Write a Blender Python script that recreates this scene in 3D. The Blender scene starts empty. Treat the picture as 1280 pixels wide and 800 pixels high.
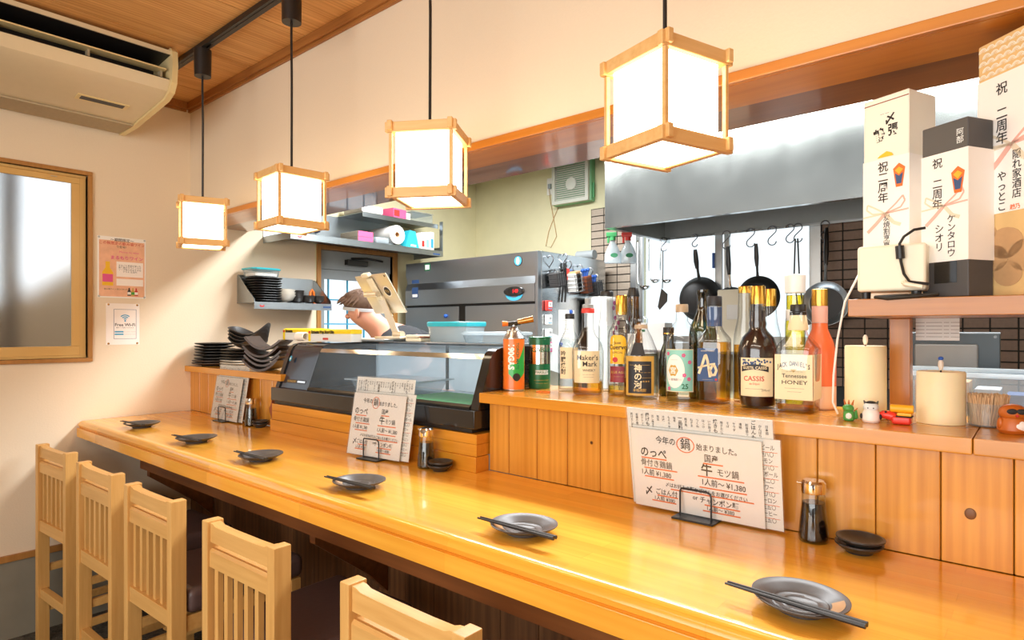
import bpy, bmesh, math, random
from mathutils import Matrix, Vector, Euler
PI = math.pi
S = bpy.context.scene
C = S.collection
random.seed(7)
# ---------------------------------------------------------------- camera, world, lights, exposure
cam = bpy.data.cameras.new('camera'); cam.sensor_width = 36; cam.lens = 21.76; cam.shift_y = 0.0086; cam.clip_start = 0.05
co = bpy.data.objects.new('camera', cam); C.objects.link(co); co.location = (3.4, -1.379, 1.344)
co.rotation_euler = (PI/2, 0, math.radians(40.465)); S.camera = co
W = bpy.data.worlds.new('daylight'); S.world = W; W.use_nodes = True
bg = W.node_tree.nodes['Background']; bg.inputs[0].default_value = (0.86, 0.94, 1.0, 1); bg.inputs[1].default_value = 1.05
def area(name, loc, rot, sx, sy, power, col):
    l = bpy.data.lights.new(name, 'AREA'); l.shape = 'RECTANGLE'; l.size = sx; l.size_y = sy; l.energy = power; l.color = col
    o = bpy.data.objects.new(name, l); C.objects.link(o); o.location = loc; o.rotation_euler = rot; return o
area('frontal_fill', (3.0, -3.22, 1.5), (PI/2, 0, 0), 3.4, 1.8, 54, (1, 0.97, 0.93))        # fill light added behind the camera, just inside the assumed glazed front
area('kitchen_ceiling_lamp', (2.1, 0.95, 2.46), (0, 0, 0), 3.0, 0.3, 100, (0.95, 0.98, 1.0))       # fluorescent tubes above the kitchen aisle
area('dining_fill', (3.2, -2.0, 2.46), (0, 0, 0), 2.4, 0.3, 9, (1.0, 0.93, 0.82))        # soft fill added above the dining room, no fixture there
S.view_settings.view_transform = 'Standard'; S.view_settings.look = 'None'; S.view_settings.gamma = 1; S.view_settings.use_curve_mapping = False
S.view_settings.exposure = 0.50
S.cycles.use_denoising = True; S.cycles.max_bounces = 10; S.cycles.transparent_max_bounces = 40; S.cycles.transmission_bounces = 8
S.cycles.diffuse_bounces = 4; S.cycles.glossy_bounces = 4; S.cycles.sample_clamp_indirect = 6; S.cycles.caustics_refractive = False; S.cycles.caustics_reflective = False
# ---------------------------------------------------------------- materials
MT = {}
def lin(c):
    if isinstance(c, str): c = [int(c[i:i+2], 16)/255 for i in (0, 2, 4)]
    return tuple(((x/12.92) if x <= 0.04045 else ((x+0.055)/1.055)**2.4) for x in c[:3]) + (1,)
def nt(name):
    m = bpy.data.materials.new(name); m.use_nodes = True; t = m.node_tree
    return m, t, t.nodes['Principled BSDF']
def N(t, typ, **kw):
    n = t.nodes.new(typ)
    for k, v in kw.items():
        if k in n.inputs: n.inputs[k].default_value = v
        else: setattr(n, k, v)
    return n
def pm(name, col, rough=0.5, metal=0.0, var=0.06, scale=30, bump=0.0, coat=0.0, spec=0.5, emit=None, es=0, sub=0):
    """principled material with a faint procedural mottling"""
    m, t, b = nt(name); c = lin(col)
    tc = N(t, 'ShaderNodeTexCoord'); no = N(t, 'ShaderNodeTexNoise', Scale=scale, Detail=3.0)
    t.links.new(tc.outputs['Object'], no.inputs['Vector'])
    r = N(t, 'ShaderNodeValToRGB')
    r.color_ramp.elements[0].color = tuple(x*(1-var) for x in c[:3])+(1,); r.color_ramp.elements[1].color = tuple(min(1, x*(1+var)) for x in c[:3])+(1,)
    t.links.new(no.outputs['Fac'], r.inputs[0]); t.links.new(r.outputs[0], b.inputs['Base Color'])
    b.inputs['Roughness'].default_value = rough; b.inputs['Metallic'].default_value = metal; b.inputs['Coat Weight'].default_value = coat
    b.inputs['Coat Roughness'].default_value = 0.06; b.inputs['Specular IOR Level'].default_value = spec
    if bump:
        bn = N(t, 'ShaderNodeBump', Strength=bump, Distance=0.002); t.links.new(no.outputs['Fac'], bn.inputs['Height']); t.links.new(bn.outputs[0], b.inputs['Normal'])
    if emit: b.inputs['Emission Color'].default_value = lin(emit); b.inputs['Emission Strength'].default_value = es
    if sub: b.inputs['Subsurface Weight'].default_value = sub; b.inputs['Subsurface Radius'].default_value = (0.02, 0.012, 0.006)
    MT[name] = m; return m
def wood(name, dark, light, axis='X', rough=0.35, coat=0.0, fine=60, stretch=0.06, rings=0.0, knots=None, pervar=0.12, bump=0.05, staves=None):
    """grain along axis; every object gets its own offset and tone"""
    m, t, b = nt(name); L = t.links.new
    tc = N(t, 'ShaderNodeTexCoord'); oi = N(t, 'ShaderNodeObjectInfo')
    cm = N(t, 'ShaderNodeMath', operation='MULTIPLY'); L(oi.outputs['Random'], cm.inputs[0]); cm.inputs[1].default_value = 37.0
    ad = N(t, 'ShaderNodeVectorMath', operation='ADD'); L(tc.outputs['Object'], ad.inputs[0]); L(cm.outputs[0], ad.inputs[1])
    mp = N(t, 'ShaderNodeMapping'); sc = {'X': (stretch, 1, 1), 'Y': (1, stretch, 1), 'Z': (1, 1, stretch)}[axis]; mp.inputs['Scale'].default_value = sc
    L(ad.outputs[0], mp.inputs[0])
    n1 = N(t, 'ShaderNodeTexNoise', Scale=float(fine), Detail=4.0, Roughness=0.6); L(mp.outputs[0], n1.inputs['Vector'])
    n2 = N(t, 'ShaderNodeTexNoise', Scale=fine*0.14, Detail=2.0, Distortion=0.6); L(mp.outputs[0], n2.inputs['Vector'])
    mx = N(t, 'ShaderNodeMath', operation='MULTIPLY_ADD'); L(n1.outputs['Fac'], mx.inputs[0]); mx.inputs[1].default_value = 0.55
    h = N(t, 'ShaderNodeMath', operation='MULTIPLY'); L(n2.outputs['Fac'], h.inputs[0]); h.inputs[1].default_value = 0.45; L(h.outputs[0], mx.inputs[2])
    fac = mx.outputs[0]
    if rings:
        wv = N(t, 'ShaderNodeTexWave', Scale=rings, Distortion=14.0, Detail=2.0); wv.inputs['Detail Scale'].default_value = 0.35; wv.inputs['Detail Roughness'].default_value = 0.6
        wv.bands_direction = {'X': 'Y', 'Y': 'X', 'Z': 'X'}[axis]; L(mp.outputs[0], wv.inputs['Vector'])
        a2 = N(t, 'ShaderNodeMath', operation='MULTIPLY_ADD'); L(wv.outputs['Fac'], a2.inputs[0]); a2.inputs[1].default_value = 0.12
        h2 = N(t, 'ShaderNodeMath', operation='MULTIPLY'); L(fac, h2.inputs[0]); h2.inputs[1].default_value = 0.89; L(h2.outputs[0], a2.inputs[2]); fac = a2.outputs[0]
    r = N(t, 'ShaderNodeValToRGB'); e = r.color_ramp.elements
    e[0].position = 0.28; e[0].color = lin(dark); e[1].position = 0.72; e[1].color = lin(light); L(fac, r.inputs[0]); col = r.outputs[0]
    if staves:
        br = N(t, 'ShaderNodeTexBrick', Scale=1.0); br.inputs['Color1'].default_value = (0.80, 0.78, 0.74, 1); br.inputs['Color2'].default_value = (1, 1, 1, 1); br.inputs['Mortar'].default_value = (0.82, 0.78, 0.7, 1)
        br.inputs['Mortar Size'].default_value = 0.0008; br.inputs['Brick Width'].default_value = staves[0]; br.inputs['Row Height'].default_value = staves[1]; L(tc.outputs['Object'], br.inputs['Vector'])
        mm = N(t, 'ShaderNodeMix', data_type='RGBA', blend_type='MULTIPLY'); mm.inputs[0].default_value = 0.8; L(col, mm.inputs[6]); L(br.outputs['Color'], mm.inputs[7]); col = mm.outputs[2]
    if knots:
        vo = N(t, 'ShaderNodeTexVoronoi', Scale=knots[0]); L(ad.outputs[0], vo.inputs['Vector'])
        kr = N(t, 'ShaderNodeValToRGB'); kr.color_ramp.elements[0].position = knots[1]*0.5; kr.color_ramp.elements[0].color = (0.07, 0.03, 0.015, 1); kr.color_ramp.elements[1].position = knots[1]; kr.color_ramp.elements[1].color = (1, 1, 1, 1)
        L(vo.outputs['Distance'], kr.inputs[0])
        mk = N(t, 'ShaderNodeMix', data_type='RGBA', blend_type='MULTIPLY'); mk.inputs[0].default_value = 1; L(col, mk.inputs[6]); L(kr.outputs[0], mk.inputs[7]); col = mk.outputs[2]
    if pervar:
        hs = N(t, 'ShaderNodeHueSaturation'); mr = N(t, 'ShaderNodeMapRange'); mr.inputs['To Min'].default_value = 1-pervar; mr.inputs['To Max'].default_value = 1+pervar
        L(oi.outputs['Random'], mr.inputs[0]); L(mr.outputs[0], hs.inputs['Value']); L(col, hs.inputs['Color']); col = hs.outputs[0]
    L(col, b.inputs['Base Color']); b.inputs['Roughness'].default_value = rough; b.inputs['Coat Weight'].default_value = coat; b.inputs['Coat Roughness'].default_value = 0.05
    bn = N(t, 'ShaderNodeBump', Strength=bump, Distance=0.001); L(n1.outputs['Fac'], bn.inputs['Height']); L(bn.outputs[0], b.inputs['Normal'])
    MT[name] = m; return m
def glass(name, tint=(1, 1, 1), ior=1.5, rough=0.02, extra=0.0, diff=None, edge=0.28):
    """thin-walled glass or clear plastic: see-through with a Fresnel reflection, optionally milky"""
    m = bpy.data.materials.new(name); m.use_nodes = True; t = m.node_tree; t.nodes.clear(); L = t.links.new
    out = N(t, 'ShaderNodeOutputMaterial'); tr = N(t, 'ShaderNodeBsdfTransparent'); tr.inputs[0].default_value = tuple(tint)+(1,)
    gl = N(t, 'ShaderNodeBsdfGlossy'); gl.inputs['Roughness'].default_value = rough; gl.inputs[0].default_value = (1, 1, 1, 1)
    fr = N(t, 'ShaderNodeFresnel'); fr.inputs[0].default_value = ior; no = N(t, 'ShaderNodeTexNoise', Scale=60.0); mp = N(t, 'ShaderNodeMath', operation='MULTIPLY_ADD')
    L(no.outputs['Fac'], mp.inputs[0]); mp.inputs[1].default_value = 0.02; ad = N(t, 'ShaderNodeMath', operation='ADD', use_clamp=True); L(fr.outputs[0], ad.inputs[0]); mp.inputs[2].default_value = extra; L(mp.outputs[0], ad.inputs[1])
    ge = N(t, 'ShaderNodeNewGeometry'); fm = N(t, 'ShaderNodeMath', operation='SUBTRACT'); fm.inputs[0].default_value = 1.0; L(ge.outputs['Backfacing'], fm.inputs[1]); fq = N(t, 'ShaderNodeMath', operation='MULTIPLY'); L(ad.outputs[0], fq.inputs[0]); L(fm.outputs[0], fq.inputs[1])
    lw = N(t, 'ShaderNodeLayerWeight', Blend=0.35); pw = N(t, 'ShaderNodeMath', operation='POWER'); L(lw.outputs['Facing'], pw.inputs[0]); pw.inputs[1].default_value = 1.8     # longer path through the wall at grazing angles
    mt = N(t, 'ShaderNodeMix', data_type='RGBA'); mt.inputs[6].default_value = tuple(tint)+(1,); mt.inputs[7].default_value = tuple(x*edge for x in tint)+(1,); L(pw.outputs[0], mt.inputs[0]); L(mt.outputs[2], tr.inputs[0])
    base = tr.outputs[0]
    if diff:
        df = N(t, 'ShaderNodeBsdfDiffuse'); df.inputs[0].default_value = lin(diff[0]); tl = N(t, 'ShaderNodeBsdfTranslucent'); tl.inputs[0].default_value = lin(diff[0])
        m1 = N(t, 'ShaderNodeMixShader'); m1.inputs[0].default_value = 0.5; L(df.outputs[0], m1.inputs[1]); L(tl.outputs[0], m1.inputs[2])
        m2 = N(t, 'ShaderNodeMixShader'); m2.inputs[0].default_value = diff[1]; L(tr.outputs[0], m2.inputs[1]); L(m1.outputs[0], m2.inputs[2]); base = m2.outputs[0]
    mx = N(t, 'ShaderNodeMixShader'); L(fq.outputs[0], mx.inputs[0]); L(base, mx.inputs[1]); L(gl.outputs[0], mx.inputs[2]); L(mx.outputs[0], out.inputs[0])
    MT[name] = m; return m
def emis(name, col, st):
    m = bpy.data.materials.new(name); m.use_nodes = True; t = m.node_tree; t.nodes.clear()
    out = N(t, 'ShaderNodeOutputMaterial'); e = N(t, 'ShaderNodeEmission'); e.inputs[0].default_value = lin(col); e.inputs[1].default_value = st; t.links.new(e.outputs[0], out.inputs[0]); MT[name] = m; return m
def brushed(name, col, rough, axis=(1, 40, 40), smudge=0.15, wavy=0.0):
    m, t, b = nt(name); L = t.links.new; c = lin(col)
    tc = N(t, 'ShaderNodeTexCoord'); mp = N(t, 'ShaderNodeMapping'); mp.inputs['Scale'].default_value = axis; L(tc.outputs['Object'], mp.inputs[0])
    n = N(t, 'ShaderNodeTexNoise', Scale=8.0, Detail=3.0); L(mp.outputs[0], n.inputs['Vector']); n2 = N(t, 'ShaderNodeTexNoise', Scale=3.0, Detail=3.0); L(tc.outputs['Object'], n2.inputs['Vector'])
    mr = N(t, 'ShaderNodeMapRange'); mr.inputs['To Min'].default_value = max(0.03, rough-smudge); mr.inputs['To Max'].default_value = rough+smudge; L(n2.outputs['Fac'], mr.inputs[0]); L(mr.outputs[0], b.inputs['Roughness'])
    r = N(t, 'ShaderNodeValToRGB'); r.color_ramp.elements[0].color = tuple(x*0.88 for x in c[:3])+(1,); r.color_ramp.elements[1].color = c; L(n.outputs['Fac'], r.inputs[0]); L(r.outputs[0], b.inputs['Base Color'])
    if wavy:
        m3 = N(t, 'ShaderNodeMapping'); m3.inputs['Scale'].default_value = (3.0, 3.0, 0.5); L(tc.outputs['Object'], m3.inputs[0]); n3 = N(t, 'ShaderNodeTexNoise', Scale=1.6, Detail=2.0); L(m3.outputs[0], n3.inputs['Vector'])
        bw = N(t, 'ShaderNodeBump', Strength=wavy, Distance=0.05); L(n3.outputs['Fac'], bw.inputs['Height']); L(bw.outputs[0], b.inputs['Normal'])
    b.inputs['Metallic'].default_value = 1; MT[name] = m; return m

# room
pm('wallpaper', 'e9d7bc', 0.85, var=0.025, scale=140, bump=0.25)
pm('kitchen_paint', 'e4dcb4', 0.6, var=0.07, scale=9, bump=0.1)
pm('kitchen_white', 'e8e8e2', 0.7, var=0.03)
pm('concrete', '8a8474', 0.9, var=0.14, scale=12, bump=0.2)
wood('ceiling_wood', 'b97a35', 'eeb873', 'Y', 0.6, fine=120, stretch=0.03, rings=16, pervar=0.06)
wood('cornice_wood', '8a5424', 'b97c3e', 'X', 0.5, fine=50, pervar=0.05)
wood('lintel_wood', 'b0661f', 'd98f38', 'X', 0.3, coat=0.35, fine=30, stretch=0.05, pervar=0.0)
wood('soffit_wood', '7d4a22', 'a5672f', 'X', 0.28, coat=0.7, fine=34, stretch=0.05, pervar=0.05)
wood('counter_wood', 'e99a2c', 'fcc04c', 'X', 0.2, coat=0.4, fine=40, stretch=0.04, pervar=0.0, bump=0.01, staves=(0.55, 0.038))
wood('panel_wood', 'b87420', 'dd9d40', 'Z', 0.3, coat=0.35, fine=90, stretch=0.035, rings=14, pervar=0.08, knots=(5, 0.03))
wood('ledge_wood', 'b3721c', 'd99730', 'X', 0.25, coat=0.3, fine=34, stretch=0.05, pervar=0.07)
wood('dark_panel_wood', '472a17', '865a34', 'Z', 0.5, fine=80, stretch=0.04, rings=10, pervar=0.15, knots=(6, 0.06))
wood('rail_wood', '5c3216', '93572a', 'X', 0.4, fine=34, stretch=0.05, pervar=0.05)
wood('chair_wood', 'c9924c', 'e3b36c', 'Z', 0.42, fine=70, stretch=0.06, pervar=0.05)
wood('chair_rail_wood', 'c9924c', 'e3b36c', 'X', 0.42, fine=70, stretch=0.06, pervar=0.05)
wood('lantern_wood', 'd9a25c', 'ecc283', 'X', 0.5, fine=80, stretch=0.1, pervar=0.03)
wood('frame_wood', '9a6630', 'bd8746', 'Z', 0.45, fine=50, stretch=0.05, pervar=0.04)
wood('shelf_wood', '9a5a16', 'c48228', 'X', 0.3, coat=0.25, fine=34, stretch=0.05, pervar=0.0)
wood('post_wood', '9c5c18', 'c6842e', 'Z', 0.3, coat=0.15, fine=60, stretch=0.05, rings=9, pervar=0.04)
# metals, plastics, paper, glaze
brushed('steel', 'c9cdd0', 0.28); brushed('hood_steel', 'c6cac6', 0.2, (60, 60, 1), 0.09, 0.22); brushed('fridge_steel', 'b4b9be', 0.32, (40, 1, 40), 0.08); brushed('fridge_side', 'd4dadd', 0.25)
brushed('shelf_steel', 'a9b0b4', 0.35); brushed('aluminium', 'c2c4c4', 0.35); pm('gold_sash', 'd8ae68', 0.4, var=0.03); brushed('chrome', 'e8e8e8', 0.10, smudge=0.04); brushed('gold_cap', 'd9ab4e', 0.25, smudge=0.05)
brushed('wire', '8c8c90', 0.3); brushed('gun_metal', '4b4845', 0.3); brushed('brass', 'b98f56', 0.25)
pm('black_plastic', '1b1a1a', 0.35, var=0.1); pm('black_gloss', '1f1d1c', 0.18, var=0.1, coat=0.5); pm('black_iron', '22201f', 0.45, var=0.2, scale=40, bump=0.1); pm('navy_gloss', '232a38', 0.16, var=0.05, coat=0.4)
pm('ac_cream', 'dccaa6', 0.35, var=0.03, coat=0.2); pm('ac_end', 'e6cf97', 0.4, var=0.03); pm('ac_grille', 'b3a182', 0.7, var=0.12, scale=60)
pm('leather', '5a4643', 0.42, var=0.12, scale=90, bump=0.2); pm('white_plastic', 'f2f0ea', 0.4, var=0.02); pm('cream_plastic', 'efe6cd', 0.4, var=0.02)
pm('glaze_black', '34312f', 0.32, var=0.25, scale=26, bump=0.1); pm('glaze_brown', '4b3d34', 0.4, var=0.3, scale=34, bump=0.15); pm('glaze_gray', '4d4845', 0.36, var=0.35, scale=22, spec=0.35); pm('glaze_spot', 'c39a6c', 0.3, var=0.2, coat=0.4)
pm('ceramic_white', 'e9e4d8', 0.25, var=0.03, coat=0.4); pm('lacquer_black', '232120', 0.4, var=0.1)
pm('paper', 'f8f3ec', 0.7, var=0.015); pm('paper_pinkish', 'faf0e8', 0.5, var=0.015); pm('paper_gray', 'dfe3e2', 0.7, var=0.03); pm('ink', '26211e', 0.7, var=0.1); pm('ink_gray', '5a534d', 0.7, var=0.1); pm('ink_orange', 'ee7330', 0.7, var=0.1); pm('ink_red', 'c6322b', 0.6); pm('ink_blue', '3fa2c8', 0.6); pm('ink_pink', 'e0568f', 0.6); pm('ink_white', 'f4f1ea', 0.6); pm('ink_gold', 'c9a24a', 0.4); pm('ink_green', '1f6b45', 0.6)
pm('poster_peach', 'f2b794', 0.6, var=0.22, scale=30); pm('wax', 'f5e4b8', 0.55, var=0.02, sub=0.3); pm('flame_white', 'e9dac6', 0.5); pm('blue_plastic', '2f5fb5', 0.4); pm('red_plastic', 'd23b34', 0.35); pm('green_plastic', '3f9a5a', 0.4); pm('orange_plastic', 'ee7a25', 0.4); pm('pink_box', 'e05a86', 0.5); pm('cyan_pack', '35b9c8', 0.4); pm('yellow_card', 'efd21c', 0.5); pm('gray_plastic', '9aa0a2', 0.4); pm('fan_green', '7fc08a', 0.45); pm('fan_white', 'd8d9cc', 0.5, var=0.1, scale=20)
pm('tile_brown', '8d7463', 0.55, var=0.2, scale=70, bump=0.4); pm('tile_light', 'b9a896', 0.5, var=0.15, scale=70, bump=0.3); pm('grout', '33332f', 0.9)
pm('champagne', 'e0d2ba', 0.35, metal=0.5, var=0.02); pm('dark_tablet', '3f484d', 0.35, metal=0.4, var=0.03); pm('skin', 'd79a80', 0.5, var=0.05, sub=0.1); pm('hair', '6b5344', 0.7, var=0.35, scale=60, bump=0.4); pm('black_cloth', '25262a', 0.9, var=0.1); pm('gray_cloth', 'b9bcc0', 0.9)
pm('torch_orange', 'ea7526', 0.3, var=0.03, coat=0.3); pm('torch_green', '27a844', 0.3, coat=0.3); pm('can_green', '186a44', 0.3, coat=0.3, metal=0.2); pm('label_cream', 'eddcb4', 0.6, var=0.02); pm('label_yellow', 'f0bb1e', 0.5); pm('label_maroon', '8d2733', 0.5); pm('label_black', '24252b', 0.5); pm('label_teal', '8fd0c4', 0.5, var=0.05); pm('label_blue', '34507d', 0.6); pm('label_gold', 'c8a14b', 0.4); pm('label_foil', 'b7a184', 0.4)
pm('orange_bottle', 'f07342', 0.25, coat=0.3, var=0.03); pm('peach_bottle', 'f3c7a6', 0.25, coat=0.3); pm('kraft', 'c49a6c', 0.7, var=0.1, scale=80); pm('kraft_gold', 'dfba7e', 0.6, var=0.1); pm('box_gray', '4c4a4a', 0.5); pm('box_cream', 'f0ebdc', 0.55, var=0.01); pm('ribbon_red', 'e9b3a4', 0.6); pm('ribbon_gold', 'e6d6bd', 0.6)
pm('fig_green', '4d9a45', 0.4); pm('fig_white', 'f6e9e0', 0.4); pm('fig_red', 'e23a2a', 0.3); pm('fig_yellow', 'f3b01f', 0.45); pm('fig_brown', 'c0641f', 0.4); pm('toothpick', 'd6b083', 0.7, var=0.15, scale=120); pm('terracotta', '8a4a2c', 0.6); pm('soy', '120b09', 0.1, coat=0.5); pm('leaf_green', '3f9a3c', 0.5, var=0.2, scale=60); pm('sack_pink', 'c24f86', 0.6)
pm('outside_wall', 'b59a7c', 0.9, var=0.1); pm('outside_ground', '8a8a86', 0.9)
m, t, b = nt('pebble_floor'); MT['pebble_floor'] = m
vo = N(t, 'ShaderNodeTexVoronoi', Scale=120.0); tc = N(t, 'ShaderNodeTexCoord'); t.links.new(tc.outputs['Object'], vo.inputs['Vector']); r = N(t, 'ShaderNodeValToRGB'); r.color_ramp.elements[0].color = lin('26231f'); r.color_ramp.elements[1].color = lin('6b6458'); t.links.new(vo.outputs['Color'], r.inputs[0]); t.links.new(r.outputs[0], b.inputs['Base Color']); b.inputs['Roughness'].default_value = 0.5
bn = N(t, 'ShaderNodeBump', Strength=0.5, Distance=0.004); t.links.new(vo.outputs['Distance'], bn.inputs['Height']); t.links.new(bn.outputs[0], b.inputs['Normal'])
emis('lantern_paper', 'ffe7c2', 6.4); emis('led_red', 'ff3030', 2.0)
glass('clear_glass', (0.96, 0.98, 0.98)); glass('bottle_glass', (0.97, 0.985, 0.985), 1.5, 0.02, 0.03); glass('amber_glass', (0.55, 0.28, 0.06), 1.5, 0.03, 0.04); glass('green_glass', (0.13, 0.19, 0.10), 1.5, 0.03, 0.05); glass('black_glass', (0.07, 0.05, 0.05), 1.5, 0.03, 0.06)
glass('whisky', (0.90, 0.60, 0.16), 1.15); glass('pale_gold', (0.95, 0.78, 0.26), 1.15); glass('water', (0.93, 0.96, 0.96), 1.15); pm('cassis', '17050a', 0.3, spec=0.3); pm('dull_steel', 'a4aaaa', 0.45, metal=0.35); glass('hazed_case_glass', (0.93, 0.97, 1.0), 1.5, 0.04, 0.07, ('c9dcec', 0.16)); glass('yellow_oil', (0.92, 0.78, 0.12), 1.3)  # case glass: pale blue haze mixed in to stand for bright reflections
glass('clear_plastic', (0.95, 0.97, 0.98), 1.45, 0.1, 0.02, ('dfeef4', 0.25)); glass('milky_plastic', (0.9, 0.95, 1), 1.45, 0.15, 0.02, ('e3eef2', 0.55)); glass('film', (0.97, 0.98, 0.98), 1.45, 0.12, 0.02, ('f4f6f6', 0.04))
# frosted pane: rough single-sheet refraction
m = bpy.data.materials.new('frosted_glass'); m.use_nodes = True; t = m.node_tree; t.nodes.clear(); MT['frosted_glass'] = m
out = N(t, 'ShaderNodeOutputMaterial'); rf = N(t, 'ShaderNodeBsdfRefraction', Roughness=0.42, IOR=1.2); gg = N(t, 'ShaderNodeBsdfGlossy', Roughness=0.3); mx = N(t, 'ShaderNodeMixShader'); mx.inputs[0].default_value = 0.05
nz = N(t, 'ShaderNodeTexNoise', Scale=260.0); bn = N(t, 'ShaderNodeBump', Strength=0.35, Distance=0.002); t.links.new(nz.outputs['Fac'], bn.inputs['Height']); t.links.new(bn.outputs[0], rf.inputs['Normal'])
t.links.new(rf.outputs[0], mx.inputs[1]); t.links.new(gg.outputs[0], mx.inputs[2]); t.links.new(mx.outputs[0], out.inputs[0])
# ---------------------------------------------------------------- mesh builder
_tc = bpy.data.curves.new('lettering_source', 'FONT'); _tc.resolution_u = 2; _to = bpy.data.objects.new('lettering_source', _tc); C.objects.link(_to)
_tcache = {}
def _glyphs(body, bold, align, ls):
    k = (body, bold, align, ls)
    if k not in _tcache:
        _tc.body = body; _tc.offset = bold; _tc.align_x = align; _tc.align_y = 'CENTER' ; _tc.space_line = ls
        bpy.context.view_layer.update(); dg = bpy.context.evaluated_depsgraph_get()
        _tcache[k] = bpy.data.meshes.new_from_object(_to.evaluated_get(dg))
    return _tcache[k]
RXF = Matrix.Rotation(PI/2, 4, 'X')                                  # text that faces -Y
RXL = Matrix.Rotation(PI/2, 4, 'Z') @ RXF                            # text that faces +X
class B:
    def __init__(s): s.m = bmesh.new()
    def _xf(s, vs, M):
        if M is not None: bmesh.ops.transform(s.m, matrix=M, verts=vs)
    bevd = False
    def box(s, x0, x1, y0, y1, z0, z1, bev=0, seg=2, M=None):
        T = Matrix.Translation(((x0+x1)/2, (y0+y1)/2, (z0+z1)/2)) @ Matrix.Diagonal((abs(x1-x0), abs(y1-y0), abs(z1-z0), 1))
        r = bmesh.ops.create_cube(s.m, size=1, matrix=T); vs = r['verts']
        if bev:
            s.bevd = True
            es = list({e for v in vs for e in v.link_edges}); q = bmesh.ops.bevel(s.m, geom=es, offset=bev, segments=seg, affect='EDGES', profile=0.5)
            vs = list({v for f in q['faces'] for v in f.verts} | {v for v in vs if v.is_valid})
        s._xf(vs, M); return s
    def cbox(s, c, sz, bev=0, seg=2, M=None):
        return s.box(c[0]-sz[0]/2, c[0]+sz[0]/2, c[1]-sz[1]/2, c[1]+sz[1]/2, c[2]-sz[2]/2, c[2]+sz[2]/2, bev, seg, M)
    def lathe(s, prof, n=28, sx=1, sy=1, sq=0, M=None, cap0=True, cap1=True, fn=None):
        """profile [(r, z)]; sq > 0 squares the section; fn(angle) scales the radius"""
        rings = []
        for r, z in prof:
            ring = []
            for i in range(n):
                a = 2*PI*(i+0.5)/n; ca, sa = math.cos(a), math.sin(a); k = 1
                if sq: k = (abs(ca)**sq+abs(sa)**sq)**(-1/sq)
                if fn: k *= fn(a)
                ring.append(s.m.verts.new((r*ca*k*sx, r*sa*k*sy, z)))
            rings.append(ring)
        for a, b in zip(rings, rings[1:]):
            for i in range(n): s.m.faces.new((a[i], a[(i+1) % n], b[(i+1) % n], b[i]))
        if cap0: s.m.faces.new(rings[0][::-1])
        if cap1: s.m.faces.new(rings[-1])
        s._xf([v for g in rings for v in g], M); return s
    def prism(s, poly, axis, a, b, M=None):
        """extrude a 2-D outline; axis X: (y,z), axis Y: (x,z), axis Z: (x,y)"""
        f = {'X': lambda p, t: (t, p[0], p[1]), 'Y': lambda p, t: (p[0], t, p[1]), 'Z': lambda p, t: (p[0], p[1], t)}[axis]
        va = [s.m.verts.new(f(p, a)) for p in poly]; vb = [s.m.verts.new(f(p, b)) for p in poly]; n = len(poly)
        fs = [s.m.faces.new(va), s.m.faces.new(vb[::-1])]+[s.m.faces.new((va[i], vb[i], vb[(i+1) % n], va[(i+1) % n])) for i in range(n)]
        bmesh.ops.recalc_face_normals(s.m, faces=fs); s._xf(va+vb, M); return s
    def tube(s, pts, r, n=8, closed=False, M=None):
        pts = [Vector(p) for p in pts]; k = len(pts); rings = []; up = None
        for i, p in enumerate(pts):
            d = (pts[(i+1) % k]-pts[i-1]) if closed else (pts[min(i+1, k-1)]-pts[max(i-1, 0)])
            d.normalize()
            if up is None: up = Vector((0, 0, 1)) if abs(d.z) < 0.9 else Vector((1, 0, 0))
            u = d.cross(up)
            if u.length < 1e-4: u = d.orthogonal()
            u.normalize(); up = u.cross(d).normalized()
            rr = r[i] if isinstance(r, (list, tuple)) else r
            rings.append([s.m.verts.new(p+u*rr*math.cos(2*PI*j/n)+up*rr*math.sin(2*PI*j/n)) for j in range(n)])
        fs = []
        for i in range(k if closed else k-1):
            a, b = rings[i], rings[(i+1) % k]
            for j in range(n): fs.append(s.m.faces.new((a[j], a[(j+1) % n], b[(j+1) % n], b[j])))
        if not closed: fs.append(s.m.faces.new(rings[0][::-1])); fs.append(s.m.faces.new(rings[-1]))
        bmesh.ops.recalc_face_normals(s.m, faces=fs); s._xf([v for g in rings for v in g], M); return s
    def sheet(s, fn, nu, nv, th=0.0, M=None):
        """fn(u, v) -> point, u and v in 0..1; th thickens it downward along the normal"""
        g = [[s.m.verts.new(fn(i/nu, j/nv)) for j in range(nv+1)] for i in range(nu+1)]
        fs = [s.m.faces.new((g[i][j], g[i+1][j], g[i+1][j+1], g[i][j+1])) for i in range(nu) for j in range(nv)]; vs = [v for r in g for v in r]
        if th:
            s.m.normal_update(); r = bmesh.ops.solidify(s.m, geom=fs, thickness=th); vs = list({v for f in r['geom'] if isinstance(f, bmesh.types.BMFace) for v in f.verts} | set(vs))
        s._xf(vs, M); return s
    def ball(s, c, r, sc=(1, 1, 1), M=None, u=14, v=10):
        q = bmesh.ops.create_uvsphere(s.m, u_segments=u, v_segments=v, radius=1, matrix=Matrix.Translation(c) @ Matrix.Diagonal((r*sc[0], r*sc[1], r*sc[2], 1))); s._xf(q['verts'], M); return s
    def cyl(s, p0, p1, r, n=16, r1=None):
        p0, p1 = Vector(p0), Vector(p1); d = p1-p0; Q = d.to_track_quat('Z', 'Y').to_matrix().to_4x4()
        q = bmesh.ops.create_cone(s.m, cap_ends=True, segments=n, radius1=r, radius2=r if r1 is None else r1, depth=d.length, matrix=Matrix.Translation((p0+p1)/2) @ Q); return s
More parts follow.
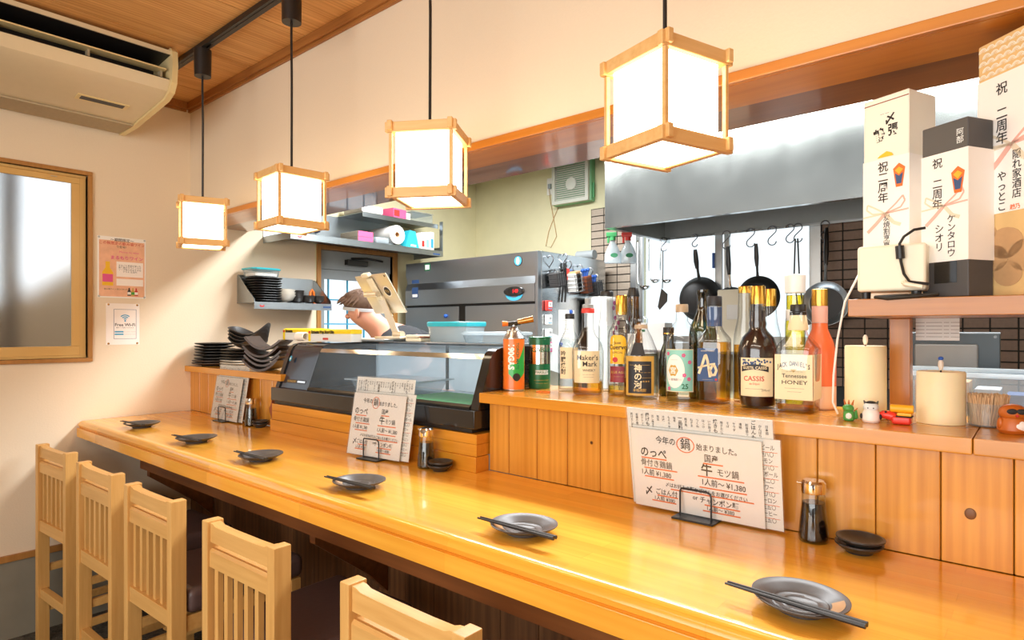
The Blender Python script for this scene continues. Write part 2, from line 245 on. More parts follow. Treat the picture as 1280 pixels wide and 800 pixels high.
    def text(s, body, size, M, bold=0.0, align='CENTER', ls=1.0, wrap=None, sx=1.0, vert=False):
        if vert: body = '\n'.join(body)
        me = _glyphs(body, bold, align, ls); k0 = len(s.m.verts); s.m.from_mesh(me); s.m.verts.ensure_lookup_table(); vs = s.m.verts[k0:]
        for v in vs:
            v.co.x *= size*sx; v.co.y *= size
        if wrap:                                                     # bend round a bottle of radius wrap, facing -Y
            M2 = M
            for v in vs:
                p = M2 @ v.co; a = p.x/wrap; v.co = Vector((wrap*math.sin(a), -wrap*math.cos(a), p.z))
        else: s._xf(vs, M)
        return s
    def patch(s, r, w, z0, z1, n=10, a0=0.0):
        """label bent round a bottle of radius r, facing -Y"""
        def fn(u, v): a = a0+(u-0.5)*w/r; return (r*math.sin(a), -r*math.cos(a), z0+(z1-z0)*v)
        return s.sheet(fn, n, 1)
    def build(s, name, mat, parent=None, smooth=35, loc=None, rot=None):
        me = bpy.data.meshes.new(name); s.m.to_mesh(me); s.m.free(); me.materials.append(MT[mat])
        if smooth:
            me.polygons.foreach_set('use_smooth', [True]*len(me.polygons)); me.set_sharp_from_angle(angle=math.radians(smooth))
        o = bpy.data.objects.new(name, me); C.objects.link(o)
        if s.bevd and smooth: wn = o.modifiers.new('flat faces', 'WEIGHTED_NORMAL'); wn.keep_sharp = True; wn.weight = 90
        if parent is not None: o.parent = parent
        if loc is not None: o.location = loc
        if rot is not None: o.rotation_euler = rot
        return o
def tag(o, label, cat, group=None):
    o['label'] = label; o['category'] = cat
    if group: o['group'] = group
    return o
def thing(name, label, cat, loc=(0, 0, 0), rotz=0, group=None):
    o = bpy.data.objects.new(name, None); C.objects.link(o); o.location = loc; o.rotation_euler = (0, 0, rotz); o.empty_display_size = 0.05
    return tag(o, label, cat, group)
def struct(o): o['kind'] = 'structure'; return o
def copy_tree(o, parent=None):
    c = o.copy(); C.objects.link(c); c.parent = parent
    for ch in o.children: copy_tree(ch, c)
    return c
def again(o, loc, rotz, label, group=None):
    c = copy_tree(o); c.location = loc; c.rotation_euler = (0, 0, rotz); c['label'] = label
    if group: c['group'] = group
    return c
def T(x=0, y=0, z=0): return Matrix.Translation((x, y, z))
def R(a, ax): return Matrix.Rotation(math.radians(a), 4, ax)
CT, LZ, CE, SO, LT = 0.917, 1.152, 2.526, 1.89, 1.915
KY = 2.167                                                            # kitchen back wall
# ================================================================ the setting
X1, Y0 = 5.4, -3.3
struct(B().box(-0.15, X1+0.15, Y0-0.15, KY+0.15, -0.08, 0).build('floor', 'pebble_floor'))
# dining ceiling: boards run across the room, joints every 0.46 m
ce = struct(B().box(-0.15, X1+0.15, Y0-0.15, 0.0, CE+0.012, CE+0.08).build('ceiling', 'dark_panel_wood'))
xs = [0.0, 0.225]+[0.225+0.46*k for k in range(1, 12)]+[X1]
for a, b in zip(xs, xs[1:]):
    if b-a > 0.02: B().box(a+0.003, b-0.003, Y0, -0.002, CE, CE+0.0118).build('ceiling_board', 'ceiling_wood', ce, smooth=0)
struct(B().box(0.0, X1+0.15, 0.31, KY, 2.52, 2.6).build('ceiling_kitchen', 'kitchen_white'))
# left wall with the window and the kitchen door opening
WY0, WY1, WZ0, WZ1 = -1.95, -0.462, 1.208, 2.062
DY0, DY1, DZ1 = 0.772, 1.335, 1.84
w = B()
w.box(-0.14, 0, Y0, WY0, 0, CE+0.012).box(-0.14, 0, WY0, WY1, 0, WZ0).box(-0.14, 0, WY0, WY1, WZ1, CE+0.012).box(-0.14, 0, WY1, 0.735, 0, CE+0.012)
wl = struct(w.build('wall_left', 'wallpaper', smooth=0))
struct(B().box(-0.14, 0, 0.7351, DY0-0.0001, 0, 2.52).box(-0.14, 0, DY0, DY1, DZ1, 2.52).box(-0.14, 0, DY1, KY, 0, 2.52).build('wall_kitchen_left', 'kitchen_paint', smooth=0))
struct(B().box(0.0, 0.006, Y0, -0.04, 0, 0.335).build('baseboard_left', 'concrete', smooth=0))
struct(B().box(0.0, 0.016, Y0, -0.04, 0.336, 0.364, 0.002).build('trim_3', 'frame_wood'))
# wall hanging above the counter, its lintel and the cornices
struct(B().box(0.0001, X1, 0.0, 0.309, LT, CE+0.012).build('wall_partition', 'wallpaper', smooth=0))
struct(B().box(0.0001, X1, 0.3092, 0.318, LT+0.001, 2.519).build('hood_reflection_sheet', 'box_gray', smooth=0))  # unseen dark sheet on the kitchen side, added to darken the hood's reflection
lt = struct(B().box(0.0001, X1, -0.016, 0.0, SO, LT, 0.003).build('trim_4', 'lintel_wood'))
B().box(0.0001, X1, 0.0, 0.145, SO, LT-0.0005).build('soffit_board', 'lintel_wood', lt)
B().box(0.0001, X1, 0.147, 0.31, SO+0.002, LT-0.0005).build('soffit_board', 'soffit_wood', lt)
struct(B().box(0.0, X1, -0.022, -0.0002, CE-0.036, CE-0.0002, 0.003).box(0.0, X1, -0.012, -0.0002, CE-0.05, CE-0.036, 0.002).build('trim_1', 'cornice_wood'))
struct(B().box(0.0002, 0.022, Y0, -0.023, CE-0.036, CE-0.0002, 0.003).box(0.0002, 0.012, Y0, -0.023, CE-0.05, CE-0.036, 0.002).build('trim_2', 'cornice_wood'))
# walls behind the camera, the shop front glazed
struct(B().box(X1, X1+0.15, Y0, KY, 0, 2.6).build('wall_right', 'wallpaper', smooth=0))
w = B(); w.box(-0.14, 1.2, Y0-0.15, Y0, 0, 2.6).box(4.8, X1+0.15, Y0-0.15, Y0, 0, 2.6).box(1.2, 4.8, Y0-0.15, Y0, 0, 0.5).box(1.2, 4.8, Y0-0.15, Y0, 2.4, 2.6)
struct(w.build('wall_front', 'wallpaper', smooth=0))
wf = struct(B().box(1.2, 4.8, Y0-0.1, Y0-0.05, 0.5, 0.55).box(1.2, 4.8, Y0-0.1, Y0-0.05, 2.35, 2.4).box(1.2, 1.25, Y0-0.1, Y0-0.05, 0.55, 2.35).box(2.97, 3.03, Y0-0.1, Y0-0.05, 0.55, 2.35).box(4.75, 4.8, Y0-0.1, Y0-0.05, 0.55, 2.35).build('window_3', 'aluminium'))
B().box(1.25, 2.97, Y0-0.08, Y0-0.074, 0.55, 2.35).build('pane', 'clear_glass', wf); B().box(3.03, 4.75, Y0-0.08, Y0-0.074, 0.55, 2.35).build('pane', 'clear_glass', wf)
# left window: wooden casing, gold sash, frosted pane
y0, y1, z0, z1 = -1.97, -0.444, 1.19, 2.08
w1 = struct(B().box(-0.10, 0.012, y0, y1, z0, z0+0.018, 0.002).box(-0.10, 0.012, y0, y1, z1-0.018, z1, 0.002).box(-0.10, 0.012, y1-0.018, y1, z0+0.018, z1-0.018, 0.002).box(-0.10, 0.012, y0, y0+0.018, z0+0.018, z1-0.018, 0.002).build('window_1', 'frame_wood'))
a, b, c, d = y0+0.02, y1-0.020, z0+0.019, z1-0.019
B().box(-0.055, -0.015, a, b, c, c+0.012).box(-0.055, -0.015, a, b, d-0.012, d).box(-0.055, -0.02, b-0.024, b, c+0.012, d-0.012).box(-0.055, -0.02, a, a+0.02, c+0.012, d-0.012).build('sash_track', 'gold_sash', w1)
def sash(ya, yb, x):
    s = B().box(x-0.016, x, ya, yb, c+0.012, c+0.055, 0.002).box(x-0.016, x, ya, yb, d-0.040, d-0.012, 0.002).box(x-0.016, x, ya, ya+0.034, c+0.055, d-0.040, 0.002).box(x-0.016, x, yb-0.034, yb, c+0.055, d-0.040, 0.002).build('sash', 'gold_sash', w1)
    B().box(x-0.0105, x-0.0065, ya+0.030, yb-0.030, c+0.051, d-0.036).build('pane', 'frosted_glass', s, smooth=0)
    return s
s1 = sash(-1.19, b-0.022, -0.022); sash(a+0.02, -1.15, -0.039)
B().box(-0.0219, -0.0205, -0.600, -0.575, d-0.022, d-0.019).build('maker_plate', 'aluminium', s1)
# outside the left window: a tan neighbouring wall with a sloping top and two posts
struct(B().prism([(-2.4, 0.0), (-0.1, 0.0), (0.6, 1.0), (0.6, 2.35), (-0.45, 1.55), (-2.4, 1.05)], 'X', -1.35, -1.15).build('wall_neighbour', 'outside_wall', smooth=0))
for yy in (-1.16, -0.66): struct(B().box(-0.62, -0.57, yy-0.02, yy+0.055, 0, 2.7).build('trim_post', 'gun_metal', smooth=0))
struct(B().box(-6, -0.15, -6, 6, -0.1, -0.02).build('ground_outside', 'outside_ground', smooth=0))
# kitchen back wall: opening for the steel window, tiles on both sides
BX0, BX1, BZ0, BZ1 = 1.42, 2.505, 1.24, 2.10
w = B(); w.box(0, BX0, KY, KY+0.14, 0, 2.6).box(BX1, X1, KY, KY+0.14, 0, 2.6).box(BX0, BX1, KY, KY+0.14, 0, BZ0).box(BX0, BX1, KY, KY+0.14, BZ1, 2.6)
wb = struct(w.build('wall_back', 'kitchen_paint', smooth=0))
B().box(1.085, BX0-0.02, KY-0.006, KY-0.0001, 0.9, 2.153).box(BX1+0.02, 3.75, KY-0.006, KY-0.0001, 0.9, 2.153).build('grout_bed', 'grout', wb, smooth=0)
def tiles(x0, nx, z0, nz, mat, pw=0.1003, ph=0.0503):
    p = None
    for i in range(nx):
        for k in range(nz):
            if p is None: p = B().box(0.002, pw-0.004, -0.007, 0, 0.002, ph-0.004, 0.0015, 1).build('tile', mat, wb, smooth=0); q = p
            else: q = p.copy(); C.objects.link(q)
            q.location = (x0+i*pw, KY-0.0055, z0+k*ph)
tiles(1.090, 3, 1.196, 19, 'tile_light'); tiles(BX1+0.022, 9, 1.045, 17, 'tile_brown')
w2 = struct(B().box(BX0-0.02, BX1+0.02, KY-0.03, KY+0.05, BZ0-0.03, BZ0+0.02).box(BX0-0.02, BX0+0.02, KY-0.03, KY+0.05, BZ0+0.02, BZ1).box(BX1-0.02, BX1+0.02, KY-0.03, KY+0.05, BZ0+0.02, BZ1).build('window_2', 'aluminium', smooth=0))
sa = B().box(BX0+0.02, BX0+0.05, KY+0.0, KY+0.02, BZ0+0.02, BZ1).box(1.945, 1.985, KY+0.0, KY+0.02, BZ0+0.02, BZ1).box(BX0+0.05, 1.945, KY+0.0, KY+0.02, BZ0+0.02, BZ0+0.06).build('sash', 'aluminium', w2, smooth=0)
B().box(BX0+0.05, 1.945, KY+0.008, KY+0.012, BZ0+0.06, BZ1).build('pane', 'clear_glass', sa, smooth=0)
sb = B().box(1.99, 2.02, KY+0.025, KY+0.045, BZ0+0.02, BZ1).box(BX1-0.05, BX1-0.02, KY+0.025, KY+0.045, BZ0+0.02, BZ1).box(2.02, BX1-0.05, KY+0.025, KY+0.045, BZ0+0.02, BZ0+0.06).build('sash', 'aluminium', w2, smooth=0)
B().box(2.02, BX1-0.05, KY+0.033, KY+0.037, BZ0+0.06, BZ1).build('pane', 'clear_glass', sb, smooth=0)
B().box(1.935, 1.947, KY-0.02, KY-0.0001, 1.70, 1.79, 0.003).build('latch', 'blue_plastic', w2)
# kitchen door in the left wall, wooden casing, gray metal, gridded pane, closer arm
d1 = struct(B().box(-0.10, 0.012, 0.745, 0.772, 0, 1.868, 0.002).box(-0.10, 0.012, 1.335, 1.372, 0, 1.868, 0.002).box(-0.10, 0.012, 0.772, 1.335, 1.84, 1.868, 0.002).build('door_1', 'frame_wood'))
lf = B().box(-0.06, -0.03, 0.774, 0.82, 0.01, 1.72).box(-0.06, -0.03, 1.24, 1.333, 0.01, 1.72).box(-0.06, -0.03, 0.82, 1.24, 1.66, 1.72).box(-0.06, -0.03, 0.82, 1.24, 0.01, 1.2).box(-0.07, -0.02, 0.774, 1.333, 1.722, 1.838).build('door_leaf', 'gray_plastic', d1, smooth=0)
B().box(-0.047, -0.043, 0.82, 1.24, 1.2, 1.66).build('pane', 'clear_glass', lf, smooth=0)
g = B()
for yy in (0.858, 1.0, 1.13): g.box(-0.050, -0.040, yy-0.004, yy+0.004, 1.2, 1.66)
for zz in (1.23, 1.375, 1.53): g.box(-0.0501, -0.0399, 0.82, 1.24, zz-0.004, zz+0.004)
g.build('glazing_bar', 'ink_blue', lf, smooth=0)
B().box(-0.019, 0.02, 0.96, 1.12, 1.755, 1.79, 0.004).build('door_closer', 'gun_metal', d1); B().tube([(0.0, 1.0, 1.80), (0.03, 1.1, 1.805), (0.0, 1.25, 1.80)], 0.007).build('closer_arm', 'gun_metal', d1)
# ================================================================ the counter and the partition behind it
XE = 4.6
ct = thing('bar_counter', 'long glossy golden wood bar counter with rounded front edge', 'counter', (0, 0, 0))
def nose(y0, z0, z1, rad, n=6):
    return [(y0+rad-rad*math.cos(a*PI/2/n), z1-rad+rad*math.sin(a*PI/2/n)) for a in range(n+1)]
B().prism([(-0.002, CT-0.03), (-0.47, CT-0.03), (-0.497, CT-0.03)]+nose(-0.503, CT-0.03, CT, 0.024)[1:]+[(-0.472, CT), (-0.002, CT)], 'X', 0.008, XE).build('worktop', 'counter_wood', ct)
B().box(0.012, XE, -0.508, -0.42, CT-0.072, CT-0.0305, 0.002).build('edge_board', 'counter_wood', ct)
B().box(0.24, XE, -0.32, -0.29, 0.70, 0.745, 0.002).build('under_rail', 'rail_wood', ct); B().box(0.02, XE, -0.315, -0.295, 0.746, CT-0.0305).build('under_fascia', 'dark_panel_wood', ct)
for xb in (0.24, 1.62, 3.0): B().prism([(-0.003, 0.42), (-0.003, 0.70), (-0.29, 0.70), (-0.29, 0.66), (-0.08, 0.50)], 'X', xb, xb+0.03).build('bracket', 'rail_wood', ct)
pt = thing('bar_partition', 'orange pine plank partition carrying the raised ledge behind the counter', 'partition', (0, 0, 0))
p0 = None; k = 0
edges = [0.0, 0.111]+[0.111+0.105*i for i in range(1, 9)]
def plank(a, b, z0, z1, mat, y=0.0):
    return B().box(a+0.0008, b-0.0008, y, y+0.018, z0, z1, 0.0015, 1).build('plank', mat, pt)
for a, b in zip(edges, edges[1:]): plank(a, b, CT+0.0005, LZ-0.030, 'panel_wood')
e2 = [2.134, 2.211]+[2.211+0.105*i for i in range(1, 23)]
for a, b in zip(e2, e2[1:]):
    if a < XE-0.1: plank(a, b, CT+0.0005, LZ-0.030, 'panel_wood')
x = 0.002
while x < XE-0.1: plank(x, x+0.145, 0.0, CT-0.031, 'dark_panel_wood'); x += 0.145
B().box(0.002, 0.97, -0.03, 0.30, LZ-0.030, LZ, 0.003).build('ledge_board', 'ledge_wood', pt)
B().box(2.118, 3.31, -0.03, 0.31, LZ-0.030, LZ, 0.003).build('ledge_board', 'ledge_wood', pt); B().box(3.3105, XE, -0.03, 0.31, LZ-0.030, LZ, 0.003).build('ledge_board', 'ledge_wood', pt)
B().box(2.134, 2.15, 0.019, 0.30, CT, LZ-0.0305).build('end_panel', 'panel_wood', pt)
B().ball((3.305, -0.0005, 1.012), 0.009, (1, 0.25, 1.15)).build('knot', 'dark_panel_wood', pt)
B().box(2.151, XE, 0.28, 0.30, 0.0, LZ-0.0305).build('back_panel', 'panel_wood', pt)
# stepped base for the display case
bs = thing('case_plinth', 'stepped orange wood plinth under the black display case', 'plinth', (0, 0, 0))
B().box(0.935, 2.133, -0.058, -0.001, CT+0.0005, CT+0.046, 0.001).build('step_board', 'ledge_wood', bs); B().box(0.935, 2.128, -0.050, 0.05, CT+0.0465, CT+0.082, 0.001).build('step_board', 'ledge_wood', bs); B().box(0.935, 2.128, -0.050, 0.30, CT+0.0825, CT+0.112, 0.001).build('step_board', 'ledge_wood', bs)
# ================================================================ hood, fridge, kitchen bench
hd = thing('extractor_hood', 'large brushed stainless steel extractor hood over the stove', 'hood', (0, 0, 0))
hx0, hx1, hy0, hz = 1.657, 3.95, 1.418, 1.872
B().prism([(hy0, hz), (hy0, 2.519), (hy0+0.004, 2.519), (hy0+0.004, hz)], 'X', hx0, hx1).build('front_panel', 'hood_steel', hd, smooth=0)
B().box(hx0, hx0+0.004, hy0+0.0041, KY-0.002, hz, 2.519).build('side_panel', 'hood_steel', hd, smooth=0); B().box(hx1-0.004, hx1, hy0+0.0041, KY-0.002, hz, 2.519).build('side_panel', 'hood_steel', hd, smooth=0)
B().box(hx0+0.0041, hx1-0.0041, hy0+0.0041, hy0+0.03, hz, hz+0.004).box(hx0+0.0041, hx0+0.03, hy0+0.0301, KY-0.07, hz, hz+0.004).build('lip', 'steel', hd, smooth=0)
B().box(hx0+0.0041, hx1-0.0041, KY-0.07, KY-0.066, hz+0.012, 2.3).build('inner_back', 'dull_steel', hd, smooth=0)
B().box(hx0+0.0041, hx1-0.0041, KY-0.082, KY-0.0702, hz+0.010, hz+0.022).build('hook_rail', 'steel', hd, smooth=0)
fr = thing('refrigerator', 'tall gray stainless steel commercial refrigerator with red digital display', 'refrigerator', (0, 0, 0))
fx0, fx1, fy0, fy1, fz = 0.12, 1.262, 1.385, 2.06, 1.785
B().box(fx0, fx1, fy0, fy1, 0.08, fz, 0.004).build('cabinet', 'fridge_side', fr)
for a in (fx0+0.05, fx1-0.05):
    for b in (fy0+0.05, fy1-0.05): B().cyl((a, b, 0.0003), (a, b, 0.0797), 0.022, 14).build('foot', 'steel', fr)
B().prism([(fy0-0.035, 1.50), (fy0-0.035, 1.60), (fy0-0.018, 1.645), (fy0-0.018, 1.665), (fy0-0.030, 1.70), (fy0-0.030, 1.782), (fy0-0.001, 1.782), (fy0-0.001, 1.50)], 'X', fx0, fx1-0.022).build('control_panel', 'fridge_steel', fr, smooth=20)
for a, b in ((fx0, 0.632), (0.690, fx1-0.022)): B().box(a, b, fy0-0.035, fy0-0.001, 0.82, 1.485, 0.004).build('door', 'fridge_steel', fr); B().box(a, b, fy0-0.035, fy0-0.001, 0.10, 0.805, 0.004).build('door', 'fridge_steel', fr)
B().box(0.634, 0.688, fy0-0.030, fy0-0.001, 0.1, 1.485).build('door_gap', 'gun_metal', fr, smooth=0); B().box(fx0, fx1-0.022, fy0-0.020, fy0-0.001, 1.4855, 1.4995).build('door_seal', 'black_plastic', fr, smooth=0)
B().box(fx1-0.021, fx1-0.001, fy0-0.034, fy0-0.001, 0.1, 1.783, 0.003).build('edge_strip', 'fridge_steel', fr)
yd = fy0-0.0355
ds = B().lathe([(0.079, 0), (0.079, 0.003), (0.074, 0.005)], 28, 1, 0.36, M=T(1.089, yd, 1.560) @ R(90, 'X')).build('display', 'black_gloss', fr)
B().text('149', 0.030, T(1.10, yd-0.0055, 1.560) @ RXF, 0.01).build('digits', 'led_red', ds, 0)
def arcband(cx, cz, rx, rz, a0, a1, k, y, n=12):
    o = [(cx+rx*math.cos(math.radians(a0+(a1-a0)*i/n)), cz+rz*math.sin(math.radians(a0+(a1-a0)*i/n))) for i in range(n+1)]
    i_ = [(cx+rx*k*math.cos(math.radians(a0+(a1-a0)*i/n)), cz+rz*k*math.sin(math.radians(a0+(a1-a0)*i/n))-0.0) for i in range(n+1)]
    return o+i_[::-1]
B().prism(arcband(1.089, 1.548, 0.066, 0.042, 190, 350, 0.55, 0), 'Y', yd-0.002, yd).build('blue_badge', 'ink_blue', fr)
yb = fy0-0.0305
lg = B().lathe([(0.030, 0), (0.030, 0.002)], 24, M=T(1.115, yb, 1.735) @ R(90, 'X')).build('maker_emblem', 'ink', fr); B().lathe([(0.026, 0), (0.026, 0.0012)], 24, M=T(1.115, yb-0.002, 1.735) @ R(90, 'X')).build('emblem_ring', 'ink_blue', lg); B().lathe([(0.012, 0), (0.015, 0.0008)], 14, 0.8, 1.4, M=T(1.115, yb-0.0032, 1.735) @ R(90, 'X')).build('emblem_figure', 'ink_white', lg)
st = B().box(0.31, 0.365, yb-0.001, yb, 1.725, 1.772).build('sticker', 'ink_green', fr, 0); B().box(0.318, 0.357, yb-0.0016, yb-0.001, 1.733, 1.764).build('sticker_face', 'paper', st, 0)
st = B().box(0.17, 0.24, yb+0.010, yb+0.0115, 1.648, 1.672).build('sticker', 'label_blue', fr, 0); st = B().box(0.19, 0.25, yd-0.001, yd, 1.55, 1.62).build('sticker', 'label_blue', fr, 0); B().box(0.195, 0.245, yd-0.0016, yd-0.001, 1.555, 1.575).build('sticker_face', 'paper', st, 0)
B().lathe([(0.012, 0), (0.012, 0.01), (0.006, 0.014)], 14, M=T(0.52, yd, 1.425) @ R(90, 'X')).build('magnet', 'blue_plastic', fr)
# stove bench along the back wall and the bench right behind the partition (tops out of view, they carry the things above)
kb = thing('stove_bench', 'low stainless steel stove bench under the hood', 'bench', (0, 0, 0))
B().box(1.35, 3.9, 1.45, KY-0.04, 0.08, 0.80, 0.004).build('body', 'shelf_steel', kb); B().box(1.35, 3.9, 1.44, KY-0.04, 0.8005, 0.84, 0.004).build('top', 'steel', kb)
B().box(2.66, 2.92, 1.50, 1.72, 0.8405, 0.90, 0.01).build('burner', 'black_iron', kb)
pb = thing('prep_bench', 'stainless steel bench behind the raised ledge', 'bench', (0, 0, 0))
B().box(2.30, 4.5, 0.33, 0.80, 0.08, 1.06, 0.004).build('body', 'shelf_steel', pb); B().box(2.30, 4.5, 0.32, 0.81, 1.0605, 1.09, 0.004).build('top', 'steel', pb)
# ================================================================ air conditioner under the ceiling
ac = thing('air_conditioner', 'cream ceiling-hung air conditioner with dark open outlet slot', 'air conditioner', (0, 0, 0))
ya, yb_ = -1.75, -0.338
B().prism([(0.03, 2.290), (0.17, 2.286), (0.20, 2.290), (0.56, 2.325), (0.605, 2.345), (0.632, 2.385), (0.45, 2.40), (0.45, 2.476), (0.640, 2.488), (0.640, 2.505), (0.58, 2.525), (0.03, 2.525)], 'Y', ya, yb_).build('body', 'ac_cream', ac, smooth=25)
B().prism([(0.025, 2.284), (0.21, 2.281), (0.21, 2.289), (0.025, 2.2895)], 'Y', ya+0.02, yb_-0.002).build('intake_grille', 'ac_grille', ac, smooth=0)
B().prism([(0.02, 2.278), (0.20, 2.280), (0.57, 2.315), (0.625, 2.335), (0.650, 2.37), (0.660, 2.44), (0.655, 2.50), (0.635, 2.518), (0.02, 2.5255)], 'Y', yb_+0.0002, yb_+0.022).build('end_cap', 'ac_end', ac, smooth=20)
B().prism([(0.451, 2.402), (0.630, 2.3875), (0.630, 2.3885), (0.455, 2.403), (0.455, 2.473), (0.636, 2.4858), (0.636, 2.4872), (0.451, 2.4752)], 'Y', ya+0.01, yb_-0.001).build('outlet_lining', 'black_plastic', ac, smooth=0)
B().prism([(0.565, 2.4265), (0.628, 2.4245), (0.628, 2.4295), (0.565, 2.4315)], 'Y', ya+0.02, yb_-0.012).build('louvre', 'ac_end', ac)
for yy in (-0.62, -0.36, -0.90, -1.2): B().box(0.57, 0.60, yy-0.004, yy+0.004, 2.395, 2.4262).build('louvre_clip', 'ac_grille', ac)
yy = ya+0.06
while yy < yb_-0.03: B().prism([(0.462, 2.398), (0.53, 2.388), (0.53, 2.41), (0.462, 2.43)], 'Y', yy, yy+0.003).build('vane', 'gun_metal', ac, smooth=0); yy += 0.085
npl = B().box(0.318, 0.338, -0.575, -0.41, 2.2975, 2.2993).build('nameplate', 'ac_end', ac, 0)
# underside follows a slope: plate and marks sit just below it
npl.location = (0, 0, 0.0); 
pl = B().prism([(0.352, 2.3045), (0.405, 2.3095), (0.405, 2.3062), (0.352, 2.3007)], 'Y', -0.605, -0.415).build('nameplate', 'ac_end', ac, 0)
dk = B().prism([(0.362, 2.3018), (0.395, 2.3052), (0.395, 2.3044), (0.362, 2.3010)], 'Y', -0.590, -0.43).build('nameplate_strip', 'box_gray', pl, 0)
bpy.data.objects.remove(npl)
# ================================================================ lighting track and four square lanterns
tk = thing('lighting_track', 'black ceiling lighting track over the counter', 'track', (0, 0, 0))
B().box(0.30, 4.4, -0.272, -0.238, CE-0.022, CE-0.0005, 0.002).build('rail', 'black_plastic', tk); B().box(0.31, 4.39, -0.2595, -0.2505, CE-0.0235, CE-0.0222).build('slot', 'gun_metal', tk, 0)
def make_lantern():
    t = thing('pendant_lantern', '', 'lantern')
    zb, zt, h, w, e = 1.682, 1.877, 0.080, 0.0065, 0.0145    # base, top, half width, bar half thickness, overhang
    z0 = 0.0; H = zt-zb
    for dz, nm in ((0.0, 'lower_rail'), (H-0.026, 'upper_rail')):
        for s in (-1, 1):
            B().box(-h-e, h+e, s*h-w, s*h+w, z0+dz, z0+dz+0.026, 0.0012, 1).build(nm, 'lantern_wood', t)
            B().box(s*h-w+0.0, s*h+w, -h-e, h+e, z0+dz+0.003, z0+dz+0.0285, 0.0012, 1).build(nm, 'lantern_wood', t)
    for sx in (-1, 1):
        for sy in (-1, 1): B().box(sx*h-0.004, sx*h+0.004, sy*h-0.004, sy*h+0.004, z0+0.027, H-0.027).build('corner_post', 'lantern_wood', t, 0)
    g = h-0.010
    for s in (-1, 1):
        B().box(-g+0.002, g-0.002, s*g-0.001, s*g+0.001, z0+0.006, H-0.008).build('shade_pane', 'lantern_paper', t, 0)
        B().box(s*g-0.001, s*g+0.001, -g, g, z0+0.006, H-0.008).build('shade_pane', 'lantern_paper', t, 0)
    B().box(-g+0.003, g-0.003, -g+0.003, g-0.003, z0+0.004, z0+0.006).build('bottom_pane', 'lantern_paper', t, 0)
    B().box(-g, g, -g, g, H-0.0075, H-0.005).build('top_board', 'lantern_wood', t, 0)
    B().lathe([(0.024, H-0.0048), (0.024, H+0.004), (0.006, H+0.010), (0.004, H+0.02)], 16).build('collar', 'black_plastic', t)
    B().tube([(0, 0, H+0.018), (0.001, 0.001, 2.30-zb-0.1), (-0.001, 0, 2.35-zb), (0, 0, CE-0.10-zb)], 0.0042, 8).build('cord', 'black_plastic', t)
    B().lathe([(0.030, CE-0.134-zb), (0.032, CE-0.134-zb), (0.034, CE-0.024-zb)], 24).build('canopy', 'black_plastic', t)
    return t
lanterns = [(0.752, 71, 'smallest paper lantern, hanging nearest the left wall'), (1.45, 86, 'second paper lantern from the left wall, in front of the steel wall shelf'),
            (2.152, 31, 'third paper lantern from the left, one flat side toward the room'), (2.838, 72, 'largest and nearest paper lantern, corner first, before the hood')]
L0 = make_lantern()
for i, (x, a, lab) in enumerate(lanterns):
    o = L0 if i == 0 else copy_tree(L0)
    o.location = (x, -0.256, 1.682); o.rotation_euler = (0, 0, math.radians(a)); o['label'] = lab; o['group'] = 'wood-framed paper lanterns on the track'
# ================================================================ bar chairs
def make_chair():
    t = thing('bar_chair', '', 'chair'); w = 0.172; D = 0.42
    for s in (-1, 1):
        a, b = (s*w-0.015, s*w+0.015) ; a, b = (min(s*w, s*(w-0.030)), max(s*w, s*(w-0.030)))
        B().box(a, b, 0.0, 0.044, 0.0, 0.85, 0.003).build('back_leg', 'chair_wood', t)
        B().box(a, b, D-0.040, D-0.004, 0.0, 0.508, 0.003).build('front_leg', 'chair_wood', t)
        B().box(a+0.006, b-0.006, 0.0445, D-0.0405, 0.462, 0.508, 0.002).build('seat_rail', 'chair_rail_wood', t)
        B().box(a+0.006, b-0.006, 0.0445, D-0.0405, 0.30, 0.33, 0.002).build('side_stretcher', 'chair_rail_wood', t)
        B().box(a+0.006, b-0.006, 0.0445, D-0.0405, 0.13, 0.16, 0.002).build('side_stretcher', 'chair_rail_wood', t)
    i = w-0.0305
    top = [(-i, 0.797), (i, 0.797), (i, 0.846), (i-0.012, 0.845), (i-0.026, 0.840)]+[(x, 0.8385) for x in (0.06, 0, -0.06)]+[(-i+0.026, 0.840), (-i+0.012, 0.845), (-i, 0.846)]
    B().prism(top, 'Y', 0.008, 0.034).build('top_rail', 'chair_rail_wood', t)
    B().prism([(0.006, 0.734), (0.006, 0.774), (0.012, 0.781), (0.034, 0.781), (0.034, 0.734)], 'X', -i, i).build('middle_rail', 'chair_rail_wood', t)
    B().box(-i, i, 0.006, 0.036, 0.482, 0.530, 0.002).build('lower_rail', 'chair_rail_wood', t)
    for k in range(6):
        x = -i+0.0195+(2*i-0.039)*k/5
        B().box(x-0.0085, x+0.0085, 0.014, 0.028, 0.5305, 0.7335).build('back_slat', 'chair_wood', t, 0)
    B().box(-i, i, 0.008, 0.034, 0.197, 0.236, 0.002).build('back_stretcher', 'chair_rail_wood', t)
    B().box(-i, i, D-0.036, D-0.010, 0.22, 0.26, 0.002).build('foot_rest', 'chair_rail_wood', t); B().box(-i, i, D-0.036, D-0.010, 0.462, 0.508, 0.002).build('front_rail', 'chair_rail_wood', t)
    B().box(-w-0.004, w+0.004, 0.046, D+0.008, 0.509, 0.585, 0.024, 4).build('seat_cushion', 'leather', t)
    return t
ch = make_chair(); cg = 'light wood bar chairs along the counter'
